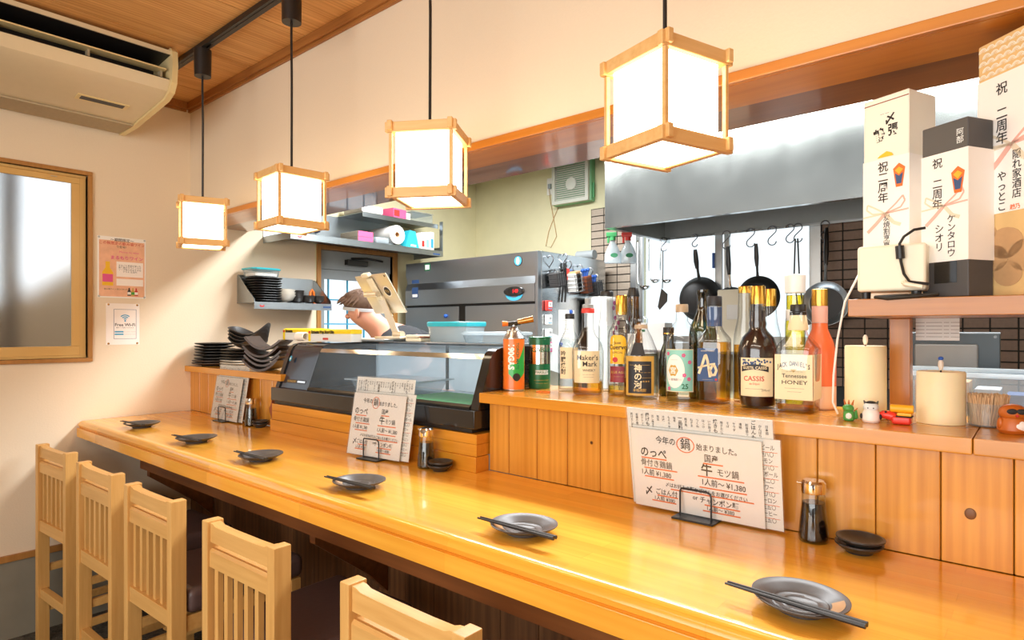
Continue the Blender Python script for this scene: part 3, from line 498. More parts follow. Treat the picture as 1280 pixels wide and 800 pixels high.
for i, (x, a, lab) in enumerate([(0.300, 4, 'light wood bar chair nearest the left wall, farthest from view'), (0.850, 2, 'second light wood bar chair from the left wall'), (1.350, 2, 'third light wood bar chair from the left wall, brown cushion showing'), (1.922, 2, 'fourth light wood bar chair, second nearest to view'), (2.528, 0, 'nearest light wood bar chair, cut by the bottom edge')]):
    o = ch if i == 0 else copy_tree(ch)
    o.location = (x, -0.676, 0); o.rotation_euler = (0, 0, math.radians(a)); o['label'] = lab; o['group'] = cg
# ================================================================ notices on the left wall (they face +X)
def onwall(y, z, x=0.0): return T(x, y, z) @ RXL
ps = thing('wine_poster', 'peach coloured wine poster pinned beside the window', 'poster', (0.0, -0.318, 1.642))
B().box(0.0005, 0.0013, -0.1045, 0.1045, -0.148, 0.146).build('sheet', 'paper', ps, 0); B().box(0.0013, 0.0016, -0.098, 0.098, -0.142, 0.128).build('print', 'poster_peach', ps, 0)
x = 0.0019
q = B().text('～期間限定～', 0.017, onwall(0.0, 0.131, x), 0.01).text('で登場！', 0.013, onwall(0, 0.098, x)).text('\n'.join(['まるごと果実を使った', '香り豊かなワインです', 'ソーダ割りがおすすめ', 'グラス 五百円']), 0.0100, onwall(0.033, -0.006, x)).text('飲み頃ワイン 四〇〇円 ボトル', 0.0085, onwall(-0.02, -0.107, x))
q.build('small_print', 'ink', ps, 0)
B().text('この秋限定の飲み頃ワイン', 0.0165, onwall(0.0, 0.114, x), 0.01).build('red_lettering', 'ink_red', ps, 0)
B().text('まるもりワイン', 0.0205, onwall(0.020, 0.045, x), 0.02).text('Momo no wine', 0.014, onwall(0.03, 0.075, x)).build('pink_lettering', 'ink_pink', ps, 0)
B().box(0.00162, 0.00175, -0.025, 0.092, -0.045, 0.028).box(0.00162, 0.00175, -0.025, 0.092, -0.088, -0.055).build('text_panel', 'paper_pinkish', ps, 0)
def flatbottle(y, z, s, m, ml):
    o = B().prism([(y-0.2*s, z), (y+0.2*s, z), (y+0.2*s, z+0.55*s), (y+0.08*s, z+0.75*s), (y+0.08*s, z+s), (y-0.08*s, z+s), (y-0.08*s, z+0.75*s), (y-0.2*s, z+0.55*s)], 'X', 0.0016, 0.0021).build('printed_bottle', m, ps, 0)
    B().box(0.0021, 0.0023, y-0.19*s, y+0.19*s, z+0.15*s, z+0.48*s).build('printed_label', ml, o, 0)
flatbottle(-0.062, -0.09, 0.115, 'label_yellow', 'ink_pink'); flatbottle(0.030, -0.136, 0.038, 'ink', 'paper'); flatbottle(0.046, -0.136, 0.038, 'label_gold', 'leaf_green'); flatbottle(0.061, -0.136, 0.038, 'ink_red', 'paper')
for yy in (-0.098, 0.098):
    for zz in (-0.142, 0.140): B().lathe([(0.005, 0.0017), (0.004, 0.0035), (0.001, 0.004)], 10, M=T(0, yy, zz) @ R(90, 'Y')).build('pin', 'aluminium', ps)
wi = thing('wifi_notice', 'white notice with blue Free Wi-Fi sign pinned under the wine poster', 'notice', (0.0, -0.3145, 1.367))
B().box(0.0005, 0.0012, -0.0725, 0.0725, -0.100, 0.100).build('sheet', 'paper_pinkish', wi, 0)
B().box(0.0012, 0.0016, -0.040, 0.058, -0.072, -0.0705).box(0.0012, 0.0016, -0.040, 0.058, 0.0705, 0.072).box(0.0012, 0.0016, -0.040, -0.0385, -0.0705, 0.0705).box(0.0012, 0.0016, 0.0565, 0.058, -0.0705, 0.0705).build('blue_border', 'label_blue', wi, 0)
g = B()
for rr in (0.008, 0.017, 0.026): g.prism([(0.009+a_, 0.018+b_) for a_, b_ in arcband(0, 0, rr+0.0025, rr+0.0025, 45, 135, (rr-0.0025)/(rr+0.0025), 0)], 'X', 0.0012, 0.0016)
g.lathe([(0.0042, 0.0012), (0.0042, 0.0016)], 12, M=T(0, 0.009, 0.016) @ R(90, 'Y')); g.box(0.0012, 0.0016, -0.036, 0.002, -0.041, -0.034).box(0.0012, 0.0016, -0.036, 0.002, -0.053, -0.046)
g.build('wifi_symbol', 'ink_blue', wi, 0)
B().text('Free Wi-Fi', 0.0205, onwall(0.009, -0.004, 0.0014), 0.02).text('無料でご利用いただけます', 0.0065, onwall(0.009, -0.018, 0.0014)).build('lettering', 'ink_gray', wi, 0)
B().text('0123-456'[:0]+'― ―― ―――', 0.008, onwall(0.03, -0.038, 0.0014)).text('―――― ――', 0.008, onwall(0.03, -0.05, 0.0014)).build('fine_print', 'ink_gray', wi, 0)
for yy in (-0.062, 0.062):
    for zz in (-0.094, 0.094): B().lathe([(0.005, 0.0013), (0.004, 0.0035), (0.001, 0.004)], 10, M=T(0, yy, zz) @ R(90, 'Y')).build('pin', 'brass', wi)
# ================================================================ plates with chopsticks on the counter
def make_plate():
    f = lambda a: 1+0.02*math.sin(2*a+0.6)+0.012*math.sin(3*a)
    t = thing('serving_plate', '', 'plate')
    B().lathe([(0.036, 0.0), (0.037, 0.005), (0.041, 0.0065), (0.060, 0.0135), (0.070, 0.0190), (0.0705, 0.0212), (0.068, 0.0214), (0.058, 0.0170), (0.047, 0.0125), (0.042, 0.0100), (0.040, 0.0112), (0.038, 0.0098), (0.028, 0.0085), (0.026, 0.0095), (0.024, 0.0082), (0.001, 0.0078)], 40, 1, 0.97, fn=f).build('dish', 'glaze_gray', t)
    def spot(u, v):
        a = -2.3+1.0*(u-0.5); r = 0.045+0.018*v; return (r*math.cos(a), r*math.sin(a)*0.97, 0.0134+0.0062*v)
    B().sheet(spot, 8, 3).build('glaze_patch', 'glaze_spot', t)
    return t
pl0 = make_plate(); sk0 = None
PL = [(0.435, 20, 5, 'at the far end by the left wall'), (0.985, 60, 4, 'second from the left wall'), (1.475, 100, 0, 'third from the left wall, before the display case'), (2.005, 10, 2, 'fourth from the left wall, before the middle menu'), (2.578, 0, 0, 'second nearest to view'), (3.122, 130, -5, 'nearest to view, at the front right')]
for i, (x, a, ca, w) in enumerate(PL):
    o = pl0 if i == 0 else copy_tree(pl0)
    o.location = (x, -0.378, CT+0.0005); o.rotation_euler = (0, 0, math.radians(a)); o['label'] = 'round dark gray glazed plate '+w; o['group'] = 'plates set along the counter'
    for j in range(2):
        if sk0 is None: sk = sk0 = B().tube([(-0.1, 0, 0), (-0.05, 0, 0), (0.06, 0, 0), (0.1, 0, 0)], [0.0020, 0.0026, 0.0038, 0.0040], 8).build('chopstick', 'lacquer_black')
        else: sk = sk0.copy(); C.objects.link(sk)
        ang = math.radians(ca); off = -0.040-0.0085*j
        sk.location = (x+(0.014 if i < 5 else 0.004)-off*math.sin(ang), -0.378+off*math.cos(ang), CT+0.0258); sk.rotation_euler = (0, 0, ang)
        tag(sk, ('inner' if j == 0 else 'outer')+' black chopstick across the gray plate '+w, 'chopstick', 'black chopsticks resting on the plates')
# ================================================================ soy sauce bottles and little dishes
def make_soy():
    t = thing('soy_bottle', '', 'sauce bottle')
    B().lathe([(0.0265, 0), (0.0285, 0.003), (0.0285, 0.010), (0.0225, 0.072), (0.0215, 0.092), (0.021, 0.096)], 24).build('glass_body', 'clear_glass', t)
    B().lathe([(0.0245, 0.004), (0.0265, 0.006), (0.0266, 0.012), (0.0211, 0.073), (0.0208, 0.078)], 24).build('soy_sauce', 'soy', t)
    B().lathe([(0.0222, 0.0965), (0.0228, 0.099), (0.0228, 0.117), (0.019, 0.1215), (0.001, 0.122)], 24).build('chrome_cap', 'chrome', t); B().tube([(-0.021, 0, 0.113), (-0.031, 0, 0.114)], 0.0028, 8).build('spout', 'chrome', t)
    return t
s0 = make_soy()
for i, (x, y, a, lab) in enumerate([(0.760, -0.052, 0, 'soy sauce bottle with chrome cap by the far left menu'), (1.962, -0.100, 10, 'soy sauce bottle with chrome cap by the middle menu'), (3.053, -0.036, 10, 'soy sauce bottle with chrome cap by the nearest menu')]):
    o = s0 if i == 0 else copy_tree(s0); o.location = (x, y, CT+0.0005); o.rotation_euler = (0, 0, math.radians(a)); o['label'] = lab; o['group'] = 'soy sauce bottles on the counter'
d0 = None
for x, y, w, r in [(0.828, -0.045, 'beside the far left soy bottle', 0.9), (2.026, -0.102, 'beside the middle soy bottle', 1.0), (3.137, -0.048, 'beside the nearest soy bottle', 1.12)]:
    for j in range(2):
        if d0 is None:
            d = d0 = B().lathe([(0.021, 0), (0.022, 0.003), (0.032, 0.010), (0.0375, 0.0155), (0.0375, 0.0185), (0.034, 0.0185), (0.028, 0.0125), (0.012, 0.0085), (0.001, 0.0085)], 30).build('sauce_dish', 'glaze_black')
        else: d = d0.copy(); C.objects.link(d)
        d.location = (x+0.002*j, y-0.001*j, CT+0.0005+0.0112*j); d.scale = (r, r, 1); d.rotation_euler = (0, 0.02*j, 0.5*j)
        tag(d, ('upper' if j else 'lower')+' of two small black sauce dishes '+w, 'dish', 'stacked sauce dishes')
# ================================================================ menu stands with laminated sheets
ITEMS = ['揚げだし豆腐', '若鶏の唐揚げ', 'ポテトフライ', 'たこの唐揚げ', '出し巻き玉子', '枝豆', '冷奴', 'もろきゅう', '塩辛', 'ししゃも', '焼き鳥', 'ねぎま', 'つくね', 'ほっけ', 'いか焼き', 'お茶漬け', '焼きおにぎり', 'そば', 'サラダ', '漬物', '刺身盛り', 'まぐろ', 'かんぱち', '日本酒']
HEAD = ['揚げもの', '一品料理', '焼きもの', 'ごはんもの']
def back_sheet(t, w, h):
    B().box(-w/2, w/2, -0.0006, 0.0006, 0, h).build('sheet', 'paper', t, 0)
    g = B(); n = 24; k = 0
    for i in range(n):
        x = -w/2+0.012+(w-0.024)*i/(n-1)
        if i % 6 == 3: g.text(HEAD[k % 4], 0.0105, T(x, -0.0010, h-0.030) @ RXF, 0.02, vert=True); k += 1
        else: g.text(ITEMS[i], 0.0068, T(x, -0.0010, h-0.012-0.0034*len(ITEMS[i])) @ RXF, 0.01, vert=True)
    g.build('print', 'ink', t, 0); B().box(-w/2-0.004, w/2+0.004, -0.0014, -0.0012, -0.002, h+0.004).build('laminate', 'film', t, 0)
def side_sheet(t, w, h):
    B().box(-w/2, w/2, -0.0006, 0.0006, 0, h).build('sheet', 'paper', t, 0)
    g, q = B(), B(); wd = ['生ビール', '¥四八〇', 'レモン', '¥三八〇', 'ハイボール', '¥四二〇', 'サワー', '¥三八〇', 'ウーロン', '¥三五〇', 'コーヒー', '¥三五〇']
    for i, s in enumerate(wd):
        z = h-0.018-i*(h-0.03)/11.5; g.text(s, 0.0125, T(w/2-0.030, -0.001, z) @ RXF, 0.012, sx=0.75)
        if i % 2 == 0: q.box(w/2-0.050, w/2-0.006, -0.0011, -0.0007, z-0.0095, z-0.0085)
    g.text('日本酒', 0.011, T(-w/2+0.04, -0.001, h-0.012) @ RXF); g.build('handwriting', 'ink_gray', t, 0); q.build('underline', 'ink_orange', t, 0); B().box(-w/2-0.003, w/2+0.003, -0.0014, -0.0012, -0.002, h+0.003).build('laminate', 'film', t, 0)
def front_sheet(t, w, h, cut=0):
    B().box(-w/2, w/2, -0.0006, 0.0006, 0, h).build('sheet', 'paper_pinkish', t, 0)
    g, q = B(), B(); k = w/0.26; v = h/0.19
    def tx(s, size, x, z, b=0.014, sx=0.85): g.text(s, size*min(k, v)*1.02, T(x*k, -0.0011, z*v) @ RXF @ R(-1.5, 'Z'), b, sx=sx)
    def ul(x0, x1, z): q.box(x0*k, x1*k, -0.0012, -0.0008, z*v, (z+0.0030)*v, M=None)
    tx('今年の', 0.019, -0.055, 0.166); tx('鍋', 0.028, -0.014, 0.163, 0.01); tx('始まりました。', 0.0165, 0.050, 0.160)
    tx('のっぺ', 0.026, -0.083, 0.133, 0.02); ul(-0.110, -0.055, 0.119); tx('骨付き鶏鍋', 0.0185, -0.078, 0.107, 0.008); ul(-0.105, -0.034, 0.0945); tx('1人前 ¥1,380', 0.016, -0.080, 0.084); ul(-0.105, -0.042, 0.0735)
    tx('国産', 0.019, 0.036, 0.137); ul(0.020, 0.058, 0.1245); tx('牛', 0.031, 0.026, 0.110, 0.02); tx('モツ鍋', 0.019, 0.066, 0.108, 0.008); ul(0.008, 0.096, 0.0935); tx('1人前～ ¥1,380', 0.0175, 0.056, 0.081); ul(0.010, 0.100, 0.068)
    tx('〆はお好みの麺かごはんをお選びください', 0.0115, 0.020, 0.059); ul(-0.05, 0.112, 0.0505)
    tx('〆', 0.026, -0.098, 0.039, 0.02); tx('ごはん付', 0.016, -0.060, 0.040); ul(-0.08, -0.036, 0.0305); tx('1人前 ¥380', 0.0125, -0.065, 0.024); ul(-0.092, -0.040, 0.0165)
    tx('or', 0.015, 0.0, 0.042); tx('チャンポン麺', 0.017, 0.046, 0.038); ul(0.018, 0.086, 0.0275); tx('1人前～ ¥380', 0.0125, 0.048, 0.0215); ul(0.014, 0.086, 0.0135)
    q.prism([(a_*k*1.0-0.014*k, b_*v+0.163*v) for a_, b_ in arcband(0, 0, 0.0185, 0.0185, 0, 358, 0.89, 0, 30)], 'Y', -0.0013, -0.0009)
    g.build('handwriting', 'ink', t, 0); q.build('orange_marker', 'ink_orange', t, 0); B().box(-w/2-0.004, w/2+0.004, -0.0017, -0.0014, -0.002, h+0.004).build('laminate', 'film', t, 0)
def menu_set(x, y, rz, wh, w, kind, hb=0.262, hf=0.192, dxb=0.0, lean=13, tilt=0):
    """three laminated sheets leaning back in a black wire stand at (x, y)"""
    M0 = T(x, y, CT) @ Matrix.Rotation(math.radians(rz), 4, 'Z')
    st = thing('menu_stand', 'black wire menu stand '+wh, 'stand', (x, y, CT+0.0005), math.radians(rz), 'black menu stands on the counter')
    B().box(-0.048, 0.048, -0.058, 0.0, 0, 0.004, 0.001, 1).build('base_plate', 'black_plastic', st)
    B().tube([(-0.036, -0.036, 0.004), (-0.036, -0.036, 0.060), (-0.033, -0.036, 0.066), (0.026, -0.036, 0.066), (0.034, -0.036, 0.062), (0.036, -0.036, 0.054), (0.036, -0.036, 0.004)], 0.0022, 8).build('front_loop', 'black_plastic', st)
    B().tube([(-0.036, -0.002, 0.004), (-0.036, -0.002, 0.052), (-0.030, -0.002, 0.057), (0.030, -0.002, 0.057), (0.036, -0.002, 0.052), (0.036, -0.002, 0.004)], 0.0020, 8).build('rear_loop', 'black_plastic', st)
    for j, (nm, fn, ww, hh, yy, lab, xo, ln) in enumerate([('printed_menu', back_sheet, w, hb, -0.010, 'tall printed menu sheet at the back, ', dxb, lean), ('drinks_menu', side_sheet, w, hf+0.006, -0.018, 'handwritten price list in the middle, ', 0.014+dxb, lean+1), ('hotpot_menu', front_sheet, w*0.9, hf, -0.027, 'front handwritten menu with orange circle, ', -0.004+dxb, lean+1)]):
        t = thing(nm, lab+wh, 'menu', (0, 0, 0), group='laminated menus in stands'); t.matrix_world = M0 @ T(xo, yy if lean > 0 else yy*0.8+0.001, 0.0062+0.0004*j) @ R(-ln, 'X') @ R(tilt, 'Y')
        fn(t, ww, hh)
    return st
menu_set(0.53, -0.040, 0, 'at the far left by the plate stacks', 0.29, 0, 0.250, 0.195, 0.0, 8, 0)
menu_set(1.735, -0.105, 6, 'before the display case', 0.272, 0, 0.258, 0.205, 0.0, 9, 0)
menu_set(2.815, -0.028, 1, 'under the liquor bottles', 0.335, 0, 0.236, 0.188, 0.0, -9, 0)
# ================================================================ refrigerated display case
cs = thing('display_case', 'black refrigerated sushi display case with curved glass front', 'display case', (0, 0, 0))
cz = CT+0.113
B().box(0.925, 2.118, -0.050, 0.33, cz+0.012, cz+0.068, 0.004).build('base', 'black_gloss', cs); B().box(0.94, 2.10, -0.040, 0.32, cz+0.0004, cz+0.0118).build('foot_strip', 'black_plastic', cs, 0)
prof = [(-0.030, cz+0.0685)]+[(-0.030+0.055*k/5, cz+0.0685+0.150*k/5) for k in range(1, 6)]+[(0.036, cz+0.237), (0.052, cz+0.248), (0.075, cz+0.254), (0.12, cz+0.256), (0.32, cz+0.258)]
def solid(a, b, nm, mat, inset=0.0): return B().prism([(p[0]+inset, p[1]) for p in prof]+[(0.325, cz+0.0685)], 'X', a, b).build(nm, mat, cs, smooth=40)
solid(0.955, 1.165, 'compressor_cover', 'navy_gloss', 0.006); solid(0.928, 0.9548, 'left_end_cap', 'black_gloss'); solid(2.082, 2.115, 'right_end_cap', 'black_gloss')
for a in (1.1655,): solid(a, a+0.012, 'divider_bar', 'black_gloss')
em = B().lathe([(0.010, 0), (0.010, 0.002)], 14, 0.8, 1.2, M=T(0.985, 0.0085, cz+0.188) @ R(70, 'X')).build('maker_emblem', 'ink_blue', cs); B().lathe([(0.0045, 0), (0.0045, 0.001)], 10, 0.8, 1.2, M=T(0.985, 0.0068, cz+0.188) @ R(70, 'X')).build('emblem_figure', 'ink_white', em)
npb = B().box(-0.075, 0.075, -0.0015, 0.0005, -0.008, 0.008, M=T(1.065, -0.0125, cz+0.096) @ R(-20, 'X')).build('nameplate', 'black_plastic', cs, 0); B().text('HOSHIZAKI', 0.013, T(1.03, -0.0145, cz+0.096) @ R(-20, 'X') @ RXF, 0.01).build('lettering', 'ink_gold', npb, 0); B().box(0.01, 0.068, -0.0022, -0.0016, -0.004, 0.004, M=T(1.065, -0.0125, cz+0.096) @ R(-20, 'X')).build('silver_strip', 'chrome', npb, 0)
def gl(u, v):
    k = u*(len(prof)-1); i = min(int(k), len(prof)-2); f = k-i; p, q = prof[i], prof[i+1]
    return (1.178+v*(2.0815-1.178), p[0]+(q[0]-p[0])*f+0.002, p[1]+(q[1]-p[1])*f)
B().sheet(gl, 20, 1).build('curved_glass', 'hazed_case_glass', cs, smooth=60)
B().prism([(0.026, cz+0.219), (0.034, cz+0.234), (0.0355, cz+0.2335), (0.0275, cz+0.2185)], 'X', 1.178, 2.0815).build('glass_trim', 'chrome', cs)
B().prism([(-0.033, cz+0.0688), (-0.033, cz+0.075), (-0.026, cz+0.082), (-0.024, cz+0.082), (-0.024, cz+0.0688)], 'X', 1.178, 2.0815).build('glass_seat', 'gun_metal', cs)
B().box(1.178, 2.0815, -0.02, 0.30, cz+0.0686, cz+0.074).build('tray_floor', 'steel', cs, 0); B().box(1.178, 2.0815, 0.305, 0.315, cz+0.0745, cz+0.25).build('rear_door', 'milky_plastic', cs, 0)
B().box(1.63, 1.64, 0.296, 0.304, cz+0.075, cz+0.25).build('rear_stile', 'gun_metal', cs, 0); B().box(1.178, 2.0815, 0.19, 0.33, cz+0.2585, cz+0.264, 0.001).build('top_shelf', 'steel', cs, 0)
gmat = B().box(1.72, 2.06, -0.01, 0.22, cz+0.0745, cz+0.078).build('bamboo_mat', 'leaf_green', cs, 0)
for k in range(12): B().box(1.72, 2.06, -0.008+0.019*k, 0.004+0.019*k, cz+0.0782, cz+0.0802).build('mat_slat', 'leaf_green', gmat, 0)
for k in range(11): B().box(2.1152, 2.1175, 0.075, 0.30, cz+0.082+0.0125*k, cz+0.088+0.0125*k).build('vent_slat', 'gun_metal', cs, 0)
pk = thing('covered_tray', 'clear lidded food tray inside the glass display case', 'tray', (1.55, 0.13, cz+0.0745), math.radians(3))
B().lathe([(0.13, 0), (0.15, 0.045)], 4, 1.0, 0.75, sq=30, cap1=False).build('tray', 'clear_plastic', pk, 0); B().box(-0.17, 0.17, -0.125, 0.125, 0.046, 0.052, 0.002).build('lid', 'milky_plastic', pk)
# plastic wrap boxes, tray, tablet and food boxes on the case
ztop = cz+0.2642
def wrap_box(name, label, x, y, z, L, rz, txt):
    t = thing(name, label, 'box', (x, y, z), math.radians(rz), 'kitchen wrap boxes on the display case')
    B().box(0.0, L, -0.026, 0.026, 0, 0.033, 0.001, 1).build('carton', 'paper_gray', t)
    ld = B().prism([(-0.0262, 0.0332), (0.0262, 0.0332), (0.0262, 0.050), (-0.012, 0.052), (-0.0262, 0.046)], 'X', 0.0, L).build('lid', 'yellow_card', t, 0)
    B().box(-0.0004, 0.018, -0.0268, -0.0262, 0.0, 0.046).build('end_band', 'yellow_card', t, 0); B().box(0.11, 0.15, -0.0268, -0.0262, 0.008, 0.016).build('red_mark', 'ink_red', t, 0)
    B().box(0.002, 0.016, -0.0274, -0.0269, 0.034, 0.044).build('red_mark', 'ink_red', t, 0)
    B().text(txt, 0.0185, T(0.022, -0.0274, 0.0395) @ RXF, 0.05, 'LEFT', sx=0.74).build('lettering', 'ink', t, 0)
    return t
wrap_box('wrap_box', 'yellow and white wrap box lying farther left on the case', 0.742, 0.135, ztop, 0.30, 0, 'Kitchenista')
wrap_box('wrap_box', 'yellow wrap box in front, right of the white roll', 1.005, 0.105, ztop-0.004, 0.31, 0, 'Kitchenista Wrap 30cm×100m')
rl = thing('paper_roll', 'short white cardboard roll end between the yellow wrap boxes', 'roll', (0.93, 0.075, ztop+0.0165)); B().lathe([(0.014, 0), (0.0195, 0), (0.0195, 0.062), (0.014, 0.062), (0.014, 0.0)], 24, cap0=False, cap1=False, M=R(90, 'Y')).build('roll', 'paper', rl)
tr = thing('steel_tray', 'thin white-rimmed tray under the tablet stand', 'tray', (1.30, 0.22, ztop)); B().box(-0.16, 0.16, -0.09, 0.09, 0, 0.006, 0.002).build('base', 'steel', tr); B().box(-0.165, 0.165, -0.095, 0.095, 0.0062, 0.0095, 0.001, 1).build('rim', 'white_plastic', tr)
ts = thing('tablet_stand', 'beige jointed tablet stand on the display case', 'stand', (1.452, 0.215, ztop+0.0098))
B().box(-0.09, 0.07, -0.06, 0.07, 0, 0.010, 0.004).build('foot', 'champagne', ts)
B().cbox((0, 0, 0.10), (0.034, 0.008, 0.19), 0.003, M=T(0.0, -0.015, 0.014) @ R(-34, 'Y')).build('arm', 'champagne', ts); B().cyl((-0.165, -0.046, 0.180), (-0.085, -0.046, 0.180), 0.011).build('joint', 'champagne', ts); B().cyl((-0.02, -0.012, 0.018), (0.03, -0.012, 0.018), 0.013).build('joint', 'champagne', ts)
Mt = T(-0.107, -0.025, 0.176) @ R(-7.5, 'Z') @ R(33, 'X')
B().cbox((0, 0.0, 0), (0.042, 0.010, 0.16), 0.004, M=Mt).cbox((0, -0.004, 0.098), (0.052, 0.020, 0.016), 0.004, M=Mt).cbox((0, -0.004, -0.096), (0.036, 0.020, 0.014), 0.004, M=Mt).build('clamp', 'cream_plastic', ts)
tb = thing('tablet', 'champagne gold tablet with round black sticker clamped in the stand', 'tablet', (1.452, 0.215, ztop+0.0098)); Mq = Mt @ T(0, 0.011, 0)
B().cbox((0, 0, 0), (0.245, 0.007, 0.182), 0.003, M=Mq).build('casing', 'champagne', tb); B().cbox((0, 0.0045, 0), (0.225, 0.001, 0.165), M=Mq).build('screen', 'black_gloss', tb)
bd = B().lathe([(0.024, 0), (0.024, 0.0006)], 24, M=Mq @ T(0.072, -0.0038, 0.012) @ R(90, 'X')).build('round_sticker', 'paper', tb); B().lathe([(0.020, 0), (0.020, 0.0005)], 24, M=Mq @ T(0.072, -0.0044, 0.012) @ R(90, 'X')).build('sticker_disc', 'ink', bd); B().text('千人', 0.015, Mq @ T(0.072, -0.0052, 0.012) @ RXF, 0.02).build('sticker_lettering', 'ink_gold', bd, 0)
B().lathe([(0.004, 0), (0.004, 0.001)], 10, M=Mq @ T(0.110, -0.0038, 0.080) @ R(90, 'X')).build('lens', 'black_gloss', tb)
cr = thing('card_reader', 'small flat cream card reader lying beside the tablet stand', 'card reader', (1.566, 0.215, ztop+0.0003)); B().box(-0.04, 0.05, -0.035, 0.035, 0, 0.014, 0.004).box(-0.04, 0.035, -0.035, 0.035, 0.0155, 0.026, 0.004).build('body', 'cream_plastic', cr); B().box(0.036, 0.052, -0.03, 0.03, 0.0145, 0.020, 0.002).build('slot', 'terracotta', cr)
def food_box(name, label, x, y, z, sx, sy, h, lidm, bodym, rz=0, lidh=0.018, fill=None):
    t = thing(name, label, 'food container', (x, y, z), math.radians(rz))
    B().lathe([(0.44, 0), (0.45, 0.004), (0.49, h)], 24, sx*1.0, sy*1.0, sq=8, cap1=False).build('tub', bodym, t)
    B().lathe([(0.505, h+0.0003), (0.515, h+0.004), (0.515, h+lidh-0.003), (0.49, h+lidh), (0.44, h+lidh), (0.43, h+lidh-0.004)], 24, sx, sy, sq=8).build('lid', lidm, t)
    if fill: B().lathe([(0.42, 0.004), (0.43, h*0.5), (0.3, h*0.55)], 20, sx, sy, sq=6).build('contents', fill, t)
    return t
food_box('food_container', 'frosted food box with turquoise lid on the display case', 1.735, 0.25, ztop, 0.21, 0.13, 0.058, 'cyan_pack', 'milky_plastic')
food_box('food_container', 'flat clear lidded food box beside the torch can', 1.955, 0.23, ztop, 0.235, 0.14, 0.028, 'milky_plastic', 'clear_plastic', 0, 0.012)
cb = thing('wood_hanger', 'small curved brown wood piece at the lower left of the case', 'wood piece', (0, 0, 0)); B().prism([(0.912, CT+0.10), (0.926, CT+0.128), (0.926, CT+0.045), (0.918, CT+0.055), (0.905, CT+0.075), (0.903, CT+0.09)], 'Y', -0.045, -0.03).build('plate', 'terracotta', cb)
# ================================================================ crockery on the left ledge
def stack(x, y, z, items, name, label, group, cat='plate'):
    """items: list of (radius, pitch, material, shape)"""
    protos = {}; n = len(items)
    for i, (r, p, m_, sh) in enumerate(items):
        if (r, m_, sh) not in protos:
            if sh == 'flat': b_ = B().lathe([(0.55*r, 0), (0.57*r, 0.004), (0.94*r, 0.011), (r, 0.015), (0.995*r, 0.0175), (0.93*r, 0.0165), (0.55*r, 0.0085), (0.001, 0.008)], 36)
            elif sh == 'square': b_ = B().lathe([(0.6*r, 0), (0.9*r, 0.006), (r, 0.011), (0.98*r, 0.0135), (0.9*r, 0.011), (0.001, 0.007)], 32, sq=5)
            elif sh == 'bowl': b_ = B().lathe([(0.4*r, 0), (0.42*r, 0.004), (0.75*r, 0.010), (0.95*r, 0.024), (r, 0.034), (0.97*r, 0.034), (0.9*r, 0.024), (0.6*r, 0.011), (0.001, 0.009)], 32)
            protos[(r, m_, sh)] = o = b_.build(name, m_)
        else: o = protos[(r, m_, sh)].copy(); C.objects.link(o)
        o.location = (x+random.uniform(-1, 1)*0.003, y+random.uniform(-1, 1)*0.003, z); o.rotation_euler = (0, 0, random.uniform(0, 6) if sh != 'square' else random.uniform(-0.06, 0.06))
        pos = 'bottom' if i == 0 else 'top' if i == n-1 else ['', 'second', 'third', 'fourth', 'fifth', 'sixth', 'seventh', 'eighth', 'ninth', 'tenth', 'eleventh'][i]+' from bottom'
        tag(o, label % pos, cat, group); z += p
    return z
black = 'lacquer_black'
stack(0.120, 0.075, LZ+0.0004, [(0.108, 0.012, 'glaze_brown', 'flat'), (0.108, 0.012, 'glaze_brown', 'flat')]+[(0.098, 0.018, black, 'flat')]+[(0.098, 0.0148, black, 'flat')]*5, 'stacked_plate', 'dark plate, %s of the stack against the left wall on the ledge', 'left plate stack on the ledge')
zt = stack(0.385, 0.105, LZ+0.0004, [(0.098, 0.0125, 'ceramic_white', 'square')]*3+[(0.098, 0.0135, black, 'square')]*4, 'stacked_plate', 'thin plate, %s of the stack behind the far left menu', 'middle plate stack on the ledge')
def wavy(u, v):                                                     # leaf-edged bowl
    a = 2*PI*u; r = 0.012+0.088*v; lift = (v**2.2)*(0.050+0.022*math.cos(2*a-0.9)+0.010*math.sin(3*a))
    return (r*math.cos(a)*1.12, r*math.sin(a)*0.9, lift)
for i in range(4):
    if i == 0: wb0 = o = B().sheet(wavy, 40, 8, 0.004).build('wavy_bowl', 'glaze_black')
    else: o = wb0.copy(); C.objects.link(o)
    o.location = (0.445+0.004*i, 0.09, zt+0.003+0.0145*i); o.rotation_euler = (0, 0, 0.12*i-0.2)
    tag(o, 'dark bowl with wavy rim, %s of the nested pile on the thin plates' % ['bottom', 'second from bottom', 'third from bottom', 'top'][i], 'bowl', 'nested wavy bowls')
def arch(u, v):
    x = (u-0.5)*0.155; return (x, (v-0.5)*0.15, 0.050*(2*(u-0.5))**2*0.9)
for i in range(5):
    if i == 0: ar0 = o = B().sheet(arch, 14, 4, 0.009).build('curved_plate', 'glaze_brown')
    else: o = ar0.copy(); C.objects.link(o)
    o.location = (0.690+0.003*(i % 2), 0.06+0.004*(i % 3), LZ+0.010+0.0205*i+(0.014 if i == 4 else 0)); o.rotation_euler = (0, 0.10 if i == 4 else 0.02*(i % 2), 0.05*(i % 3)+0.62)
    tag(o, 'curved brown rectangular plate, %s of the pile beside the display case' % ['bottom', 'second from bottom', 'middle', 'second from top', 'top'][i], 'plate', 'curved plates on the ledge')
